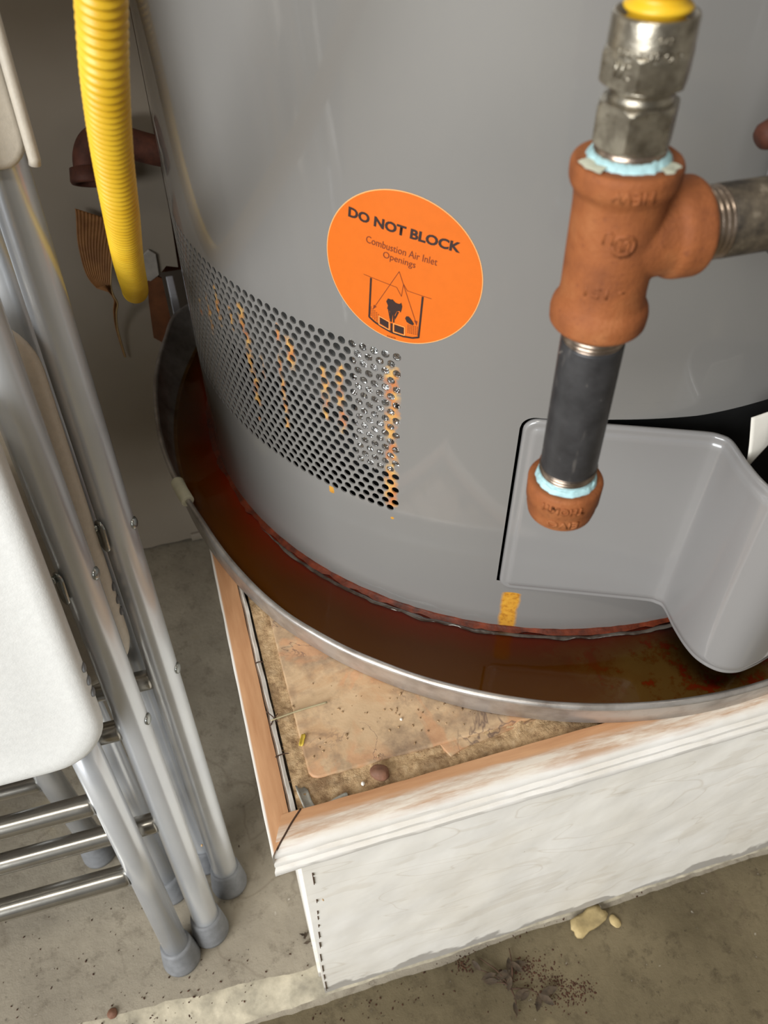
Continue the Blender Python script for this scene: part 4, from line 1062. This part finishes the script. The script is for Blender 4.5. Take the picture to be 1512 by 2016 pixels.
def pebble(name, c, rx, ry, rz, mat, label, cat, rot=0, group=None, seed=0):
    bm = bmesh.new(); bmesh.ops.create_icosphere(bm, subdivisions=3, radius=1)
    M = Matrix.Translation(c) @ Matrix.Rotation(R(rot), 4, 'Z')
    for v_ in bm.verts:
        k = 1+.22*nz(v_.co, 1.3, seed); v_.co = M @ Vector((v_.co.x*rx*k, v_.co.y*ry*k, v_.co.z*rz*k))
    return tag(mesh_obj(name, bm, mat), label, cat, group)
pebble('pebble', (.0610, .2125, .2842), .0058, .0045, .0034, 'stone_brown', 'smooth brown pebble lying at the plywood edge', 'pebble', -30)
pebble('crumb', (.0500, .2100, .2822), .0010, .0014, .0010, 'paper_white', 'tiny white crumb left of the brown pebble', 'crumb', 0, seed=3)
pebble('crumb', (.0830, .2420, .2838), .0009, .0009, .0006, 'paper_white', 'tiny cream crumb in the middle of the bare plywood', 'crumb', 0, seed=4)
pebble('seed', (.2545, .1700, -.0145), .0042, .0055, .0016, 'chip_tan', 'flat round tan seed on the floor beside the broken chip', 'seed', 20)
pebble('orange_pebble', (-.1545, .2180, .0006), .0042, .0038, .0022, 'stone_brown', 'small orange-brown pebble on the slab edge at bottom left', 'pebble', 20, seed=6)
flake('board_chip', (.2320, .1765, -.0135), .033, .015, 16, 'chip_tan', 'broken tan board chip on the floor against the platform', 'chip', .06, .0030, 7)
flake('plaster_chip', (.2430, .1835, -.0125), .008, .006, 30, 'paper_white', 'little white plaster chip on top of the tan chip', 'chip', .05, .0015, 8)
# dried sprig
sp = thing('dried_sprig', 'dried dark sprig with small leaves on the floor in front of the platform', 'twig', (.150, .152, -.0150))
bm = bmesh.new(); c0 = Vector((.1500, .1480, -.0135))
ends = [(.128, .170), (.134, .176), (.160, .176), (.170, .138), (.146, .128), (.158, .168), (.138, .156)]
for ex_, ey_ in ends:
    e = Vector((ex_, ey_, -.0130)); tube(bm, catmull([c0, c0.lerp(e, .5)+Vector((.002, .001, .0012)), e], 5), lambda i, n_: .0007*(1-.6*i/n_), 6)
mesh_obj('sprig_stem', bm, 'twig_dark', sp)
random.seed(11)
for i in range(15):
    ex_, ey_ = random.choice(ends); e = Vector((ex_, ey_, 0)); p = Vector((c0.x, c0.y, 0)).lerp(e, random.uniform(.35, 1.05)); a = random.uniform(0, 360); l_ = random.uniform(.009, .016)
    bm = bmesh.new(); M = Matrix.Translation((p.x, p.y, -.0126+random.uniform(0, .0016))) @ Matrix.Rotation(R(a), 4, 'Z') @ Matrix.Rotation(R(random.uniform(-18, 18)), 4, 'X')
    outline = [(0, 0), (.25, .16), (.55, .2), (.8, .13), (1, 0), (.8, -.13), (.55, -.2), (.25, -.16)]
    mid = [bm.verts.new(M @ Vector((l_*t, 0, -.0004))) for t in (.25, .55, .8)]; ov = [bm.verts.new(M @ Vector((l_*x, l_*y, .0002))) for x, y in outline]
    bm.faces.new((ov[0], mid[0], ov[1])); bm.faces.new((ov[1], mid[0], mid[1], ov[2])); bm.faces.new((ov[2], mid[1], mid[2], ov[3])); bm.faces.new((ov[3], mid[2], ov[4])); bm.faces.new((ov[4], mid[2], ov[5])); bm.faces.new((ov[5], mid[2], mid[1], ov[6])); bm.faces.new((ov[6], mid[1], mid[0], ov[7])); bm.faces.new((ov[7], mid[0], ov[0]))
    mesh_obj('leaf', bm, 'dry_leaf', sp)
# crumbled dirt and grit (uncountable)
def crumbs(name, spots, n_, mat, label, cat, zf, smin=.0004, smax=.0016, seed=1):
    random.seed(seed); bm = bmesh.new()
    for _ in range(n_):
        cx_, cy_, sx_, sy_ = random.choice(spots); x = random.gauss(cx_, sx_); y = random.gauss(cy_, sy_); s = random.uniform(smin, smax)*random.uniform(.5, 1); z = zf(x, y)
        M = Matrix.Translation((x, y, z+s*.4)) @ Matrix.Rotation(random.uniform(0, 6), 4, 'Z') @ Matrix.Diagonal((s*random.uniform(.8, 2), s, s*.7, 1))
        bmesh.ops.create_icosphere(bm, subdivisions=1, radius=1, matrix=M)
    o = mesh_obj(name, bm, mat); tag(o, label, cat); o['kind'] = 'stuff'; return o
crumbs('dirt_patch', [(.182, .138, .010, .006), (.176, .150, .012, .007), (.200, .131, .009, .005), (.168, .160, .006, .004)], 1500, 'dirt', 'brown crumbly dirt scattered right of the dried sprig', 'dirt', lambda x, y: -.0160, .0003, .0010, seed=2)
crumbs('grit', [(.118, .176, .004, .004), (-.10, .21, .06, .012), (-.20, .25, .05, .05), (.05, .165, .05, .01), (.15, .185, .07, .002)], 420, 'dirt', 'fine dark grit along the broken concrete edge', 'grit', lambda x, y: -.0157 if y < .19 else (0 if y > .203 else -.0155+(y-.187)/.0155*.0155), .0003, .0010, 3)
crumbs('sawdust', [(.06, .205, .03, .003), (.13, .2055, .03, .003), (.015, .25, .003, .03), (.09, .25, .03, .015), (.10, .21, .03, .003)], 500, 'mortar', 'pale crumbs and dust on the plywood and mortar', 'dust', lambda x, y: .2795 if (y < .22 or x < .022) else .2832, .0003, .0010, 4)
t = thing('leaf_litter', 'small brown leaf fragment on the slab against the platform end', 'leaf', (-.001, .226, 0))
for i in range(4):
    bm = bmesh.new(); M = Matrix.Translation((-.002+.003*i*.6, .224+.0025*i, .0016)) @ Matrix.Rotation(i*1.3, 4, 'Z') @ Matrix.Rotation(.5, 4, 'X'); prism(bm, [(0, 0), (.003, .0012), (.0062, 0), (.003, -.0014)], 0, .0003, M); mesh_obj('leaf_piece', bm, 'dry_leaf', t, False)
